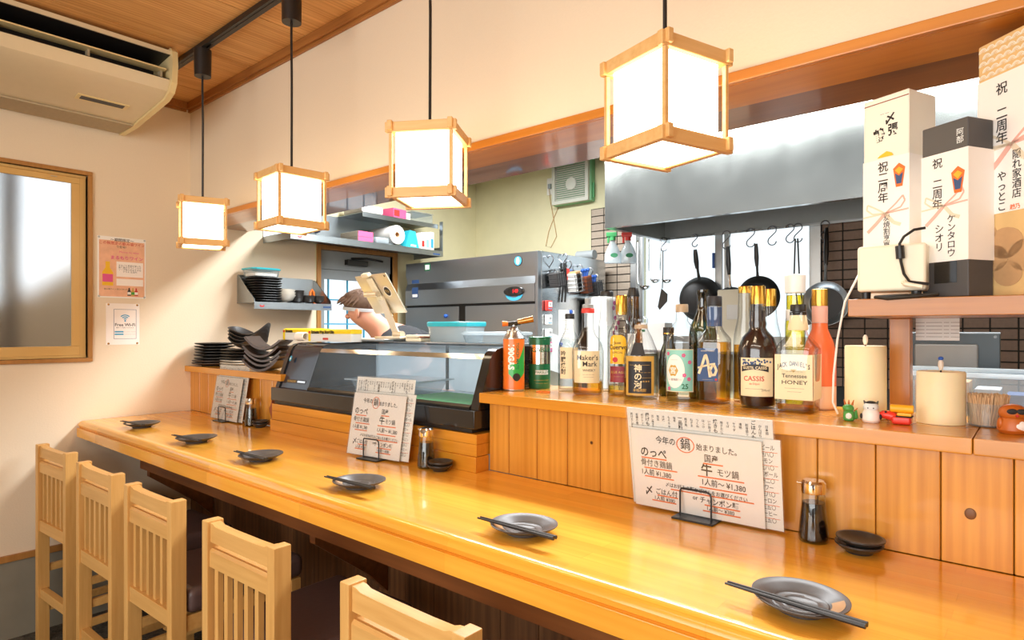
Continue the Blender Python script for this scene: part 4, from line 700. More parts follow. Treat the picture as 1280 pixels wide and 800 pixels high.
# ================================================================ small steel shelf on the left wall
sh = thing('wall_shelf', 'small steel wall shelf with sloping sides holding dark dishes', 'shelf', (0, 0, 0))
sx1 = 0.20
B().box(0.002, sx1, 0.247, 0.722, 1.486, 1.490).build('board', 'shelf_steel', sh, 0); B().box(sx1-0.003, sx1, 0.247, 0.722, 1.452, 1.4858).build('front_lip', 'shelf_steel', sh, 0); B().box(0.002, 0.005, 0.251, 0.718, 1.4902, 1.645).build('back_panel', 'shelf_steel', sh, 0)
for yy in (0.247, 0.718): B().prism([(0.0055, 1.4902), (sx1-0.003, 1.4902), (sx1-0.003, 1.505), (0.02, 1.640), (0.0055, 1.640)], 'Y', yy, yy+0.004).build('side_panel', 'shelf_steel', sh, 0)
B().prism(arcband(0.290, 1.476, 0.016, 0.014, 200, 340, 0.5, 0), 'X', sx1+0.0002, sx1+0.001).build('red_emblem', 'ink_red', sh, 0); B().box(sx1+0.0002, sx1+0.001, 0.665, 0.715, 1.466, 1.476).build('maker_label', 'label_blue', sh, 0)
zt = stack(0.108, 0.345, 1.4905, [(0.082, 0.0136, black, 'square')]*10, 'shelf_plate', 'dark square plate, %s of the stack on the small wall shelf', 'square plates on the wall shelf')
food_box('food_container', 'clear food box with turquoise lid on top of the shelf plate stack', 0.105, 0.335, zt+0.004, 0.15, 0.165, 0.038, 'cyan_pack', 'clear_plastic', 0, 0.010, 'paper')
for i in range(3):
    if i == 0: cb0 = o = B().lathe([(0.022, 0), (0.024, 0.006), (0.050, 0.020), (0.066, 0.050), (0.064, 0.050), (0.048, 0.022), (0.001, 0.010)], 30).build('shelf_bowl', 'ceramic_white')
    else: o = cb0.copy(); C.objects.link(o)
    o.location = (0.105, 0.468, 1.4905+0.013*i); o.rotation_euler = (-0.05, 0, 0.6*i); tag(o, 'white bowl, %s of the nested bowls on the small wall shelf' % ['bottom', 'middle', 'top'][i], 'bowl', 'white bowls on the wall shelf')
stack(0.09, 0.560, 1.4905, [(0.045, 0.0145, 'glaze_black', 'bowl')]*4, 'small_bowl', 'small black bowl, %s of the left pile on the wall shelf', 'left small bowl pile', 'bowl')
stack(0.12, 0.618, 1.4905, [(0.038, 0.0145, 'glaze_black', 'bowl')]*2, 'small_bowl', 'small black bowl, %s of the middle pile on the wall shelf', 'middle small bowl pile', 'bowl')
stack(0.14, 0.672, 1.4905, [(0.033, 0.0145, 'glaze_black', 'bowl')]*2, 'small_bowl', 'small black bowl, %s of the right pile on the wall shelf', 'right small bowl pile', 'bowl')
pg = thing('orange_peeler', 'orange plastic kitchen peeler upright at the end of the wall shelf', 'peeler', (0.06, 0.678, 1.4905)); B().tube([(0, -0.020, 0.0), (0, -0.010, 0.075), (0, 0.0, 0.088), (0, 0.010, 0.075), (0, 0.014, 0.0)], 0.008, 8).build('handle', 'orange_plastic', pg); B().box(-0.006, 0.006, 0.016, 0.03, 0.0, 0.03, 0.003).build('red_clip', 'red_plastic', pg)
# ================================================================ long two-tier shelf in the kitchen
us = thing('long_shelf', 'long two-tier stainless steel shelf high on the kitchen left wall', 'shelf', (0, 0, 0))
ux, ua, ub = 0.30, 0.40, 1.525
B().box(0.001, ux, ua, ub, 1.870, 1.873).build('lower_board', 'shelf_steel', us, 0); B().box(ux-0.003, ux, ua, ub, 1.836, 1.8698).build('lower_lip', 'shelf_steel', us, 0); B().box(0.001, ux-0.0031, ua, ua+0.003, 1.836, 1.8698).build('end_lip', 'shelf_steel', us, 0)
B().box(0.001, ux-0.04, 0.90, ub-0.004, 2.055, 2.058).build('upper_board', 'shelf_steel', us, 0); B().box(ux-0.043, ux-0.04, 0.90, ub-0.004, 2.030, 2.0548).build('upper_lip', 'shelf_steel', us, 0)
B().box(ux-0.03, ux, ub+0.0002, ub+0.004, 1.836, 2.075).box(0.002, ux-0.0305, ub+0.0002, ub+0.004, 1.836, 1.90).build('end_frame', 'shelf_steel', us, 0); B().box(0.001, 0.004, ua, 1.30, 1.8735, 2.054).build('back_panel', 'shelf_steel', us, 0)
B().prism(arcband(0.455, 1.858, 0.016, 0.012, 200, 340, 0.5, 0), 'X', ux+0.0002, ux+0.001).build('red_emblem', 'ink_red', us, 0); B().box(ux+0.0002, ux+0.001, 1.44, 1.50, 1.843, 1.853).build('maker_label', 'label_blue', us, 0)
zs = 1.8733
t = thing('towel_bag', 'white plastic bag with blue print at the left of the long shelf', 'bag', (0.20, 0.52, zs)); B().ball((0, 0, 0.014), 0.014, (5.0, 7.0, 1.0)).build('bag', 'milky_plastic', t); t2 = B().ball((0.01, 0.06, 0.032), 0.012, (5.0, 4.0, 1.0)).build('blue_bag', 'label_blue', t)
for j in range(2):
    t = thing('glove_box', ['lower','upper'][j]+' cream glove box with pink end on the long shelf', 'box', (0.17, 0.925, zs+0.034*j), 0); B().box(-0.10, 0.085, -0.055, 0.055, 0.0004, 0.033, 0.001, 1).build('carton', 'box_cream', t, 0); B().box(0.0852, 0.0862, -0.055, 0.055, 0.0004, 0.033).build('pink_end', 'pink_box', t, 0)
t = thing('towel_roll', 'white paper towel roll lying end-on on the long shelf', 'roll', (0.05, 1.16, zs+0.0735)); B().lathe([(0.018, 0), (0.060, 0), (0.060, 0.22), (0.018, 0.22), (0.018, 0)], 32, cap0=False, cap1=False, M=R(90, 'Y')).build('paper', 'paper', t); B().lathe([(0.0155, 0.002), (0.0178, 0.002), (0.0178, 0.218), (0.0155, 0.218), (0.0155, 0.002)], 24, cap0=False, cap1=False, M=R(90, 'Y')).build('core', 'kraft', t)
B().box(0.02, 0.2, -0.05, 0.05, -0.0733, -0.0605).build('pad', 'milky_plastic', t, 0)
t = thing('film_pack', 'clear film-wrapped pack between the glove boxes and the towel roll', 'pack', (0.19, 1.045, zs)); B().box(-0.10, 0.08, -0.052, 0.055, 0.0004, 0.045, 0.015, 3).build('pack', 'milky_plastic', t)
t = thing('detergent_pack', 'turquoise tapered refill pack on the long shelf', 'pack', (0.235, 1.285, zs)); B().prism([(-0.055, 0.0004), (0.062, 0.0004), (0.030, 0.112), (-0.018, 0.116)], 'X', -0.03, 0.03).build('pouch', 'cyan_pack', t); B().box(0.0302, 0.0308, -0.01, 0.035, 0.012, 0.024).build('white_mark', 'ink_white', t, 0)
for j, (yy, m_, lab) in enumerate([(1.385, 'ink_red', 'white and red carton right of the turquoise pack'), (1.425, 'label_teal', 'white and blue carton at the right end of the long shelf'), (1.465, 'ink_blue', 'rightmost pale carton on the long shelf')]):
    t = thing('slim_carton', lab, 'carton', (0.22, yy, zs), math.radians(4)); B().box(-0.06, 0.04, -0.017, 0.017, 0.0004, 0.115+0.006*j, 0.001, 1).build('carton', 'paper', t, 0); B().box(0.0402, 0.0408, -0.014, 0.010, 0.02, 0.06+0.01*j).build('print', m_, t, 0)
t = thing('pink_carton', 'small pink and red carton on top of the long shelf', 'carton', (0.17, 1.20, 2.0583), math.radians(8)); B().box(-0.08, 0.08, -0.075, 0.045, 0.0004, 0.060, 0.001, 1).build('carton', 'pink_box', t, 0); B().box(0.0802, 0.0808, -0.07, -0.02, 0.01, 0.05).build('print', 'ink_red', t, 0); B().box(-0.06, 0.08, 0.0452, 0.085, 0.0004, 0.045).build('cream_part', 'box_cream', t, 0)
t = thing('clear_case', 'clear plastic lidded box on top of the long shelf at right', 'box', (0.14, 1.40, 2.0583)); B().box(-0.1, 0.1, -0.09, 0.09, 0.0004, 0.06, 0.004).build('tub', 'clear_plastic', t); B().box(-0.105, 0.105, -0.095, 0.095, 0.0604, 0.068, 0.003).build('lid', 'clear_plastic', t)
t = thing('white_bundle', 'white paper bundle at the left end of the upper tier', 'bundle', (0.15, 0.985, 2.0583)); B().box(-0.1, 0.1, -0.08, 0.08, 0.0004, 0.05, 0.012, 3).build('bundle', 'paper', t)
# ================================================================ liquor bottles on the ledge
def bottle(name, label, x, y, rz, prof, gm, cap, liq=None, sq=0, n=32, sx=1, sy=1):
    """prof outer (r, z); cap (material, r0, r1, z0, z1); liq (material, level)"""
    t = thing(name, label, 'bottle', (x, y, LZ+0.0005), math.radians(rz), 'liquor bottles on the ledge')
    B().lathe(prof, n, sx, sy, sq=sq).build('glass', gm, t, smooth=50)
    if liq:
        lv = liq[1]; inner = []
        for i, (r, z) in enumerate(prof):
            if z > lv:
                r0, z0 = prof[i-1]; f = (lv-z0)/max(1e-6, z-z0); inner.append(((r0+(r-r0)*f)*0.94, lv)); break
            inner.append((r*0.94, max(z, 0.006)))
        B().lathe(inner, n, sx, sy, sq=sq).build('liquor', liq[0], t, smooth=50)
    if cap:
        m_, r0, r1, z0, z1 = cap; B().lathe([(r0, z0), (r0, z0+0.002), (r1, z1-0.002), (r1*0.93, z1)], 24).build('cap', m_, t, smooth=40)
    return t
def flat(t, nm, mat, x0, x1, z0, z1, y, par=None): return B().box(x0, x1, y-0.0006, y, z0, z1).build(nm, mat, par or t, 0)
def tx(par, nm, mat, rows, y=None, wrap=None):
    g = B()
    for s, size, x, z, b in rows: g.text(s, size, T(x, y if y else 0, z) @ RXF if not wrap else T(x, 0, z) @ RXF, b, wrap=wrap)
    return g.build(nm, mat, par, 0)
# square whisky flask with red cap
t = bottle('whisky_bottle', 'square-shouldered whisky bottle with cream label and red cap', 2.389, 0.150, 28, [(0.040, 0), (0.044, 0.004), (0.0455, 0.09), (0.0455, 0.128), (0.040, 0.150), (0.022, 0.176), (0.0175, 0.19), (0.0165, 0.245), (0.017, 0.25)], 'bottle_glass', ('red_plastic', 0.0195, 0.0185, 0.238, 0.252), ('whisky', 0.040), sq=3.2)
lb = B().patch(0.0478, 0.082, 0.036, 0.128).build('label', 'label_cream', t); tx(lb, 'lettering', 'ink', [("Maker's", 0.021, 0.003, 0.108, 0.01), ('Mark', 0.021, 0.010, 0.090, 0.01), ('WHISKY', 0.010, 0.008, 0.072, 0.01), ('― ― ― ―', 0.007, 0.006, 0.060, 0), ('―――――', 0.006, 0.006, 0.053, 0)], wrap=0.0482)
B().lathe([(0.0165, 0.2525), (0.0165, 0.262), (0.009, 0.264), (0.009, 0.280), (0.008, 0.281)], 18).build('pourer', 'gray_plastic', t)
# pale shochu behind it
t = bottle('shochu_bottle', 'pale clear bottle with vertical script label and black cap behind the red-capped whisky', 2.296, 0.190, 30, [(0.034, 0), (0.036, 0.004), (0.036, 0.13), (0.030, 0.155), (0.016, 0.185), (0.0135, 0.20), (0.0135, 0.222)], 'bottle_glass', ('black_plastic', 0.0145, 0.0145, 0.222, 0.238), ('water', 0.16))
lb = B().patch(0.0366, 0.06, 0.04, 0.135).build('label', 'label_cream', t); B().text('吟醸焼酎', 0.018, T(-0.018, 0, 0.088) @ RXF, 0.02, wrap=0.0370, vert=True).build('lettering', 'ink', lb, 0)
# tall clear, dark cap
bottle('spirit_bottle', 'slim tall clear bottle with dark cap left of the yellow-labelled tequila', 2.384, 0.262, 0, [(0.024, 0), (0.026, 0.004), (0.026, 0.20), (0.022, 0.22), (0.0195, 0.25), (0.0195, 0.292)], 'bottle_glass', ('black_plastic', 0.0205, 0.0205, 0.292, 0.307), ('water', 0.2))
# tequila
t = bottle('tequila_bottle', 'clear tequila bottle with yellow arched label and gold cap', 2.480, 0.187, 22, [(0.036, 0), (0.038, 0.004), (0.0385, 0.165), (0.0355, 0.185), (0.022, 0.212), (0.0165, 0.222), (0.0165, 0.24)], 'bottle_glass', ('gold_cap', 0.0172, 0.0172, 0.232, 0.288), ('pale_gold', 0.030), sq=3)
lb = B().patch(0.0405, 0.062, 0.040, 0.085).build('label', 'label_maroon', t); tx(lb, 'lettering', 'label_gold', [('BLUE AGAVE', 0.0095, 0, 0.068, 0.01), ('――― ――', 0.006, 0, 0.056, 0)], wrap=0.0410)
def archlab(u, v):
    w = 0.050*(1 if v < 0.75 else math.sqrt(max(0.0, 1-((v-0.75)/0.25)**2))*0.55+0.45); a = (u-0.5)*w/0.0405-0.14; return (0.0408*math.sin(a), -0.0408*math.cos(a), 0.092+0.082*v)
lb = B().sheet(archlab, 10, 16).build('arched_label', 'label_yellow', t); tx(lb, 'lettering', 'ink', [('Jose', 0.012, -0.0055, 0.152, 0.01), ('Cuervo', 0.0185, -0.0055, 0.139, 0.02), ('ESPECIAL', 0.0075, -0.0055, 0.124, 0)], wrap=0.0413)
B().lathe([(0.0075, 0), (0.0075, 0.001)], 16, M=T(-0.012, -0.0402, 0.104) @ R(90, 'X')).build('red_seal', 'ink_red', lb)
B().patch(0.0386, 0.042, 0.088, 0.178, a0=1.15).build('side_label', 'paper', t)
# amber olive-oil style bottle
bottle('amber_bottle', 'tall slim amber glass bottle with dark pourer behind the tequila', 2.474, 0.266, 0, [(0.026, 0), (0.028, 0.004), (0.028, 0.16), (0.024, 0.20), (0.0175, 0.235), (0.0165, 0.29)], 'amber_glass', ('black_plastic', 0.0185, 0.0145, 0.288, 0.314), ('pale_gold', 0.18))
# jug-like shochu
t = bottle('shochu_jug', 'squat round shochu bottle with black and gold label', 2.563, 0.150, 24, [(0.043, 0), (0.047, 0.005), (0.048, 0.110), (0.044, 0.132), (0.030, 0.168), (0.0185, 0.190), (0.0175, 0.205)], 'bottle_glass', ('label_foil', 0.0185, 0.0180, 0.192, 0.2028), ('water', 0.125))
B().lathe([(0.0165, 0.203), (0.019, 0.208), (0.019, 0.218), (0.012, 0.226), (0.001, 0.227)], 20).build('stopper', 'bottle_glass', t)
lb = B().patch(0.0486, 0.084, 0.012, 0.118).build('label', 'label_gold', t); lb2 = B().patch(0.0490, 0.066, 0.018, 0.104).build('black_field', 'label_black', lb)
B().text('神の河', 0.022, T(-0.004, 0, 0.062) @ RXF, 0.02, wrap=0.0494, vert=True).build('lettering', 'label_cream', lb2, 0); tx(lb2, 'small_lettering', 'label_gold', [('― ― ―', 0.008, 0.016, 0.074, 0), ('――――', 0.008, 0.018, 0.060, 0), ('★★★', 0.007, 0.018, 0.050, 0), ('―――――――', 0.008, 0, 0.094, 0), ('本格焼酎', 0.009, 0, 0.026, 0.01)], wrap=0.0494)
nb = B().sheet(lambda u, v: ((0.0465-0.010*v)*math.sin((u-0.5)*0.9*(1-0.3*v)-0.12), -(0.0492-0.012*v)*math.cos((u-0.5)*0.9*(1-0.3*v)-0.12), 0.120+0.034*v), 8, 4).build('neck_medal', 'label_black', t)
# little dark green bottle with gold ring
t = bottle('wine_bottle', 'small dark green bottle with gold ring behind the shochu jug', 2.585, 0.272, 0, [(0.026, 0), (0.028, 0.004), (0.028, 0.10), (0.024, 0.125), (0.0145, 0.15), (0.014, 0.19)], 'green_glass', ('black_plastic', 0.0155, 0.0155, 0.172, 0.196)); B().lathe([(0.0158, 0.176), (0.0158, 0.180)], 20).build('gold_ring', 'gold_cap', t)
# teal-labelled shochu
t = bottle('shochu_bottle', 'clear shochu bottle with pale turquoise flowered label', 2.671, 0.176, 12, [(0.038, 0), (0.041, 0.004), (0.0415, 0.148), (0.039, 0.172), (0.028, 0.198), (0.0165, 0.212), (0.015, 0.240)], 'bottle_glass', ('label_foil', 0.0165, 0.0165, 0.236, 0.257), ('water', 0.155))
lb = B().patch(0.0422, 0.080, 0.028, 0.136).build('label', 'label_teal', t)
B().patch(0.0420, 0.084, 0.026, 0.138).build('label_border', 'label_cream', t)
ov = B().sheet(lambda u, v: (0.0426*math.sin((-0.010+(0.027*v)*math.cos(2*PI*u))/0.0426), -0.0426*math.cos((-0.010+(0.027*v)*math.cos(2*PI*u))/0.0426), 0.080+0.044*v*math.sin(2*PI*u)), 28, 3).build('oval', 'paper', lb)
hx = B().sheet(lambda u, v: (0.0431*math.sin((-0.014+(0.0145*v)*math.cos(2*PI*u))/0.0431), -0.0431*math.cos((-0.014+(0.0145*v)*math.cos(2*PI*u))/0.0431), 0.082+0.0165*v*math.sin(2*PI*u)), 6, 2).build('hexagon', 'label_gold', ov, 0); tx(hx, 'emblem', 'paper', [('宮', 0.019, -0.014, 0.081, 0.02)], wrap=0.0436)
tx(lb, 'number', 'ink_green', [('25', 0.018, 0.018, 0.040, 0.02)], wrap=0.0430); tx(ov, 'small_lettering', 'ink_gray', [('― 宮焼酎 ―', 0.007, -0.010, 0.058, 0), ('―――', 0.006, -0.010, 0.110, 0)], wrap=0.0431)
g = B()
for a_, z_, s_ in ((0.014, 0.122, 5), (0.030, 0.104, 4), (0.028, 0.060, 4), (0.016, 0.070, 5), (-0.030, 0.126, 4), (-0.026, 0.034, 4)):
    for k in range(5): g.lathe([(0.0022, 0), (0.0022, 0.0004)], 8, M=Matrix.Rotation(a_/0.0426, 4, 'Z') @ T(0.0032*math.cos(k*1.257), -0.0430, z_+0.0032*math.sin(k*1.257)) @ R(90, 'X'))
g.build('printed_flowers', 'ink_pink', lb, 0)
# green wine bottle
bottle('wine_bottle', 'tall dark green wine bottle behind the turquoise-labelled shochu', 2.692, 0.262, 0, [(0.034, 0), (0.037, 0.004), (0.037, 0.175), (0.033, 0.200), (0.018, 0.235), (0.0145, 0.255), (0.0145, 0.284), (0.0165, 0.288), (0.0165, 0.299)], 'green_glass', None)
# amber whisky with blue brush label
t = bottle('whisky_bottle', 'square decanter of amber whisky with blue brush-lettered label', 2.758, 0.182, 6, [(0.034, 0), (0.036, 0.004), (0.038, 0.150), (0.037, 0.166), (0.022, 0.186), (0.0175, 0.196), (0.0175, 0.25)], 'bottle_glass', ('label_black', 0.0190, 0.0190, 0.250, 0.276), ('whisky', 0.158), sq=5)
lb = flat(t, 'label', 'label_blue', -0.032, 0.020, 0.058, 0.142, -0.0372)
g = B(); yy = -0.0381
for pts, w in (([(-0.028, 0.078), (-0.020, 0.100), (-0.013, 0.122), (-0.010, 0.124), (-0.006, 0.110), (-0.002, 0.085), (0.0, 0.070)], 0.0032), ([(-0.030, 0.092), (-0.016, 0.096), (0.0, 0.101), (0.012, 0.103)], 0.0022), ([(0.006, 0.098), (0.000, 0.086), (0.004, 0.074), (0.012, 0.075), (0.016, 0.086), (0.012, 0.097), (0.005, 0.099)], 0.0030)):
    for (xa, za), (xb, zb) in zip(pts, pts[1:]):
        d = Vector((xb-xa, zb-za)); nn = Vector((-d.y, d.x)).normalized()*w; e_ = d.normalized()*w*0.5
        g.prism([(xa-e_.x+nn.x, za-e_.y+nn.y), (xa-e_.x-nn.x, za-e_.y-nn.y), (xb+e_.x-nn.x, zb+e_.y-nn.y), (xb+e_.x+nn.x, zb+e_.y+nn.y)], 'Y', yy-0.0003, yy)
g.build('brush_lettering', 'label_cream', lb, 0); B().lathe([(0.003, 0), (0.003, 0.0004)], 12, M=T(0.015, -0.0379, 0.063) @ R(90, 'X')).build('red_seal', 'ink_red', lb, 0); B().lathe([(0.0182, 0.198), (0.0182, 0.248)], 24).build('neck_label', 'label_blue', t)
tx(lb, 'fine_print', 'label_cream', [('WORLD WHISKY', 0.0045, -0.006, 0.135, 0), ('――――――', 0.0045, -0.006, 0.062, 0)], y=-0.0379)
# clear with gold cap behind
t = bottle('spirit_bottle', 'clear long-necked bottle with brass cap behind the blue-labelled whisky', 2.806, 0.268, 0, [(0.028, 0), (0.030, 0.004), (0.030, 0.15), (0.028, 0.175), (0.018, 0.225), (0.0165, 0.29)], 'bottle_glass', ('gold_cap', 0.0172, 0.0172, 0.286, 0.304), ('whisky', 0.150)); B().patch(0.0305, 0.03, 0.08, 0.135, a0=0.4).build('label', 'label_cream', t)
# cassis
t = bottle('liqueur_bottle', 'dark cassis liqueur bottle with cream label and gold cap', 2.874, 0.166, 14, [(0.037, 0), (0.040, 0.006), (0.041, 0.016), (0.044, 0.030), (0.0465, 0.120), (0.045, 0.146), (0.037, 0.170), (0.023, 0.186), (0.0185, 0.194), (0.0205, 0.204), (0.0185, 0.212), (0.0175, 0.250), (0.0172, 0.256)], 'bottle_glass', ('gold_cap', 0.0180, 0.0178, 0.252, 0.296), ('cassis', 0.236))
lb = B().patch(0.0472, 0.082, 0.030, 0.122).build('label', 'label_cream', t); bn_ = B().sheet(lambda u, v: (0.0477*math.sin((u-0.56)*0.066/0.0477), -0.0477*math.cos((u-0.56)*0.066/0.0477), 0.088+0.013*v+0.006*math.sin(PI*u)), 12, 1).build('banner', 'label_black', lb)
B().text('GUSTIL CASSIS', 0.0098, T(-0.004, 0, 0.098) @ RXF, 0.02, wrap=0.0482, sx=0.9).build('banner_lettering', 'label_cream', bn_, 0); tx(lb, 'lettering', 'ink_red', [('CASSIS', 0.0165, -0.006, 0.072, 0.01), ('de Dijon', 0.007, -0.004, 0.060, 0)], wrap=0.0478); tx(lb, 'fine_print', 'ink_gray', [('――――――', 0.007, -0.006, 0.048, 0), ('20%vol', 0.007, 0.022, 0.045, 0)], wrap=0.0478)
g = B()
for k in range(26): a_ = random.uniform(-0.036, 0.034); g.lathe([(0.0026, 0), (0.0020, 0.0006)], 8, M=Matrix.Rotation(a_/0.0475, 4, 'Z') @ T(0, -0.0474, 0.110+random.uniform(-0.003, 0.008)) @ R(90, 'X'))
g.build('printed_berries', 'label_blue', lb)
# clear + gold cap between cassis and honey whiskey
bottle('spirit_bottle', 'clear gold-capped bottle behind the dark cassis', 2.868, 0.268, 0, [(0.028, 0), (0.030, 0.004), (0.030, 0.15), (0.028, 0.175), (0.020, 0.21), (0.0165, 0.25)], 'bottle_glass', ('gold_cap', 0.0175, 0.0175, 0.250, 0.294), ('water', 0.12))
# white-capped dispenser with yellow oil
t = bottle('oil_dispenser', 'clear dispenser with tall white cap and yellow oil behind the honey whiskey', 2.930, 0.272, 0, [(0.022, 0), (0.024, 0.004), (0.024, 0.20), (0.021, 0.235), (0.0205, 0.285)], 'bottle_glass', ('white_plastic', 0.0245, 0.0255, 0.282, 0.328), ('yellow_oil', 0.276)); B().lathe([(0.0215, 0.212), (0.0225, 0.216), (0.0225, 0.238), (0.0215, 0.240)], 24).build('collar', 'white_plastic', t)
# honey whiskey
t = bottle('whiskey_bottle', 'square honey whiskey bottle with big cream label and black cap', 2.972, 0.148, 2, [(0.039, 0), (0.041, 0.004), (0.0425, 0.130), (0.0425, 0.146), (0.038, 0.156), (0.020, 0.178), (0.0165, 0.188), (0.016, 0.228)], 'bottle_glass', ('black_plastic', 0.0172, 0.0170, 0.232, 0.248), ('whisky', 0.020), sq=7, n=48)
lb = flat(t, 'label', 'label_cream', -0.0405, 0.0405, 0.030, 0.133, -0.0412); B().box(0.0412, 0.0418, -0.038, 0.038, 0.030, 0.133).build('side_label', 'label_cream', t, 0)
g = B()
for k, c_ in enumerate("JACK DANIEL'S"):
    a_ = (k-6)/6*0.0330; g.text(c_, 0.0145, T(a_, -0.0420, 0.1120-(a_/0.033)**2*0.0075) @ RXF @ R(-math.degrees(a_)*0.42, 'Z'), 0.03, sx=0.62)
g.text('Tennessee', 0.0125, T(0.002, -0.0420, 0.084) @ RXF, 0.01).text('HONEY', 0.0125, T(0.002, -0.0420, 0.069) @ RXF, 0.01, sx=1.3).text('―――――――', 0.006, T(0.002, -0.0420, 0.056) @ RXF).text('―――――', 0.006, T(0.002, -0.0420, 0.048) @ RXF).text('― ― ― ― ―', 0.006, T(0.002, -0.0420, 0.094) @ RXF)
g.build('lettering', 'ink', lb, 0); B().lathe([(0.021, 0.188), (0.0225, 0.192), (0.0175, 0.222), (0.0168, 0.223)], 24).build('neck_label', 'label_cream', t); B().lathe([(0.0174, 0.2235), (0.0182, 0.225), (0.0182, 0.2305), (0.0174, 0.2315)], 24).build('black_seal', 'black_plastic', t)
B().prism([(-0.008, 0.100), (0.008, 0.100), (0, 0.092)], 'Y', -0.0419, -0.0415).build('diamond', 'label_gold', lb, 0)
# orange bottle
t = thing('liqueur_bottle', 'orange to peach coated bottle with patterned neck behind the honey whiskey', 'bottle', (2.996, 0.238, LZ+0.0005), 0, 'liquor bottles on the ledge')
B().lathe([(0.033, 0), (0.036, 0.004), (0.036, 0.055)], 32, cap1=False).build('lower_glass', 'peach_bottle', t); B().lathe([(0.036, 0.0552), (0.036, 0.135), (0.030, 0.160), (0.018, 0.190), (0.0172, 0.205)], 32).build('upper_glass', 'orange_bottle', t); B().lathe([(0.0176, 0.2055), (0.0176, 0.246)], 24).build('neck_sleeve', 'ribbon_red', t); B().lathe([(0.0180, 0.2465), (0.0180, 0.286), (0.0165, 0.287)], 24).build('cap', 'gold_cap', t)
# ================================================================ torch can, herb tin, rubber band
t = thing('gas_torch', 'orange and green gas torch can with brass burner head', 'gas torch', (2.150, 0.095, LZ+0.0005), math.radians(48))
B().lathe([(0.033, 0), (0.034, 0.003), (0.034, 0.005)], 32).build('bottom_rim', 'steel', t); cn = B().lathe([(0.0335, 0.005), (0.0335, 0.160)], 32).build('can', 'torch_orange', t)
B().lathe([(0.0342, 0.160), (0.0345, 0.163), (0.030, 0.170), (0.024, 0.178), (0.022, 0.186), (0.016, 0.188), (0.012, 0.196), (0.007, 0.199), (0.007, 0.206)], 28).build('dome', 'steel', t)
def swoosh(u, v): a = (u-0.42)*0.060/0.034+0.1; zz = 0.028+abs(u-0.45)*0.055+(0.030+0.058*u)*v; return (0.0339*math.sin(a), -0.0339*math.cos(a), zz)
B().sheet(swoosh, 14, 6).build('green_field', 'torch_green', cn); B().text('190GAS', 0.026, T(-0.014, 0, 0.106) @ RXF @ R(-90, 'Z'), 0.05, wrap=0.0345, sx=0.92).build('lettering', 'ink_white', cn, 0); B().text('TORCH MATE', 0.013, T(0.007, 0, 0.108) @ RXF @ R(-90, 'Z'), 0.02, wrap=0.0345).build('green_lettering', 'ink_green', cn, 0)
B().lathe([(0.012, 0), (0.012, 0.0006)], 18, M=Matrix.Rotation(0.12, 4, 'Z') @ T(0, -0.0340, 0.043) @ R(90, 'X')).build('round_mark', 'ink', cn, 0)
hdn = B().tube([(-0.018, 0, 0.206), (0.005, 0, 0.208), (0.020, -0.002, 0.211)], [0.007, 0.008, 0.008], 12).build('burner_body', 'gun_metal', t); B().cyl((0.012, -0.002, 0.212), (0.060, -0.010, 0.222), 0.0085, 18, 0.0105).build('nozzle', 'brass', hdn); B().cyl((-0.036, 0.002, 0.207), (-0.018, 0.0, 0.207), 0.009, 16, 0.007).build('valve_knob', 'orange_plastic', hdn)
t = thing('herb_tin', 'round green and silver dried parsley tin beside the torch can', 'tin', (2.170, 0.200, LZ+0.0005), math.radians(52))
B().lathe([(0.034, 0), (0.035, 0.003), (0.035, 0.079)], 32, cap1=False).build('lower_band', 'can_green', t); B().lathe([(0.035, 0.0792), (0.035, 0.140)], 32, cap0=False, cap1=False).build('silver_band', 'chrome', t); B().lathe([(0.035, 0.1402), (0.035, 0.160), (0.0362, 0.161), (0.0362, 0.165), (0.034, 0.166), (0.033, 0.164)], 32).build('lid', 'can_green', t)
tx(t, 'lettering', 'ink_green', [('GABAN', 0.021, 0.0, 0.124, 0.01), ('― ― ―', 0.008, 0, 0.096, 0)], wrap=0.0355); lb = B().patch(0.0354, 0.045, 0.046, 0.060).build('name_band', 'paper_gray', t); tx(lb, 'name_lettering', 'ink_green', [('PARSLEY', 0.0125, 0, 0.053, 0.01)], wrap=0.0358); tx(t, 'fine_print', 'label_gold', [('――――――', 0.009, 0, 0.028, 0), ('――― ――', 0.008, 0, 0.018, 0)], wrap=0.0355)
rb = B().tube([(0.022*math.cos(a*0.314), 0.016*math.sin(a*0.314)+0.001*math.sin(a), 0.0016+0.0005*math.sin(3*a)) for a in range(20)], 0.0014, 6, True).build('rubber_band', 'orange_plastic', loc=(2.262, 0.10, LZ+0.0008)); tag(rb, 'amber rubber band lying on the ledge between tin and bottles', 'rubber band')
# ================================================================ candles, figurines, toothpicks
def candle(x, y, r, h, lab, tip):
    t = thing('led_candle', lab, 'candle', (x, y, LZ+0.0005)); B().lathe([(r, 0), (r, h-0.003), (r*0.97, h), (r*0.9, h-0.002), (r*0.3, h-0.004), (0.001, h-0.004)], 40).build('wax_body', 'wax', t)
    B().cyl((0, 0, h-0.005), (0, 0, h+0.003), 0.0015, 8).build('wick', 'black_plastic', t); B().lathe([(0.0028, h+0.002), (0.0050, h+0.010), (0.0048, h+0.018), (0.0022, h+0.0235)], 14).build('flame_tip', 'flame_white', t)
    if tip: B().ball((0, 0, h+0.026), 0.0045, (1.1, 1, 0.9)).build('blue_bead', 'blue_plastic', t)
candle(3.112, 0.140, 0.0400, 0.155, 'taller cream pillar candle left of the square post', False); candle(3.246, 0.150, 0.0420, 0.105, 'shorter cream pillar candle right of the square post, blue tip', True)
def fig(nm, lab, x, y, rz): return thing(nm, lab, 'figurine', (x, y, LZ+0.0005), math.radians(rz))
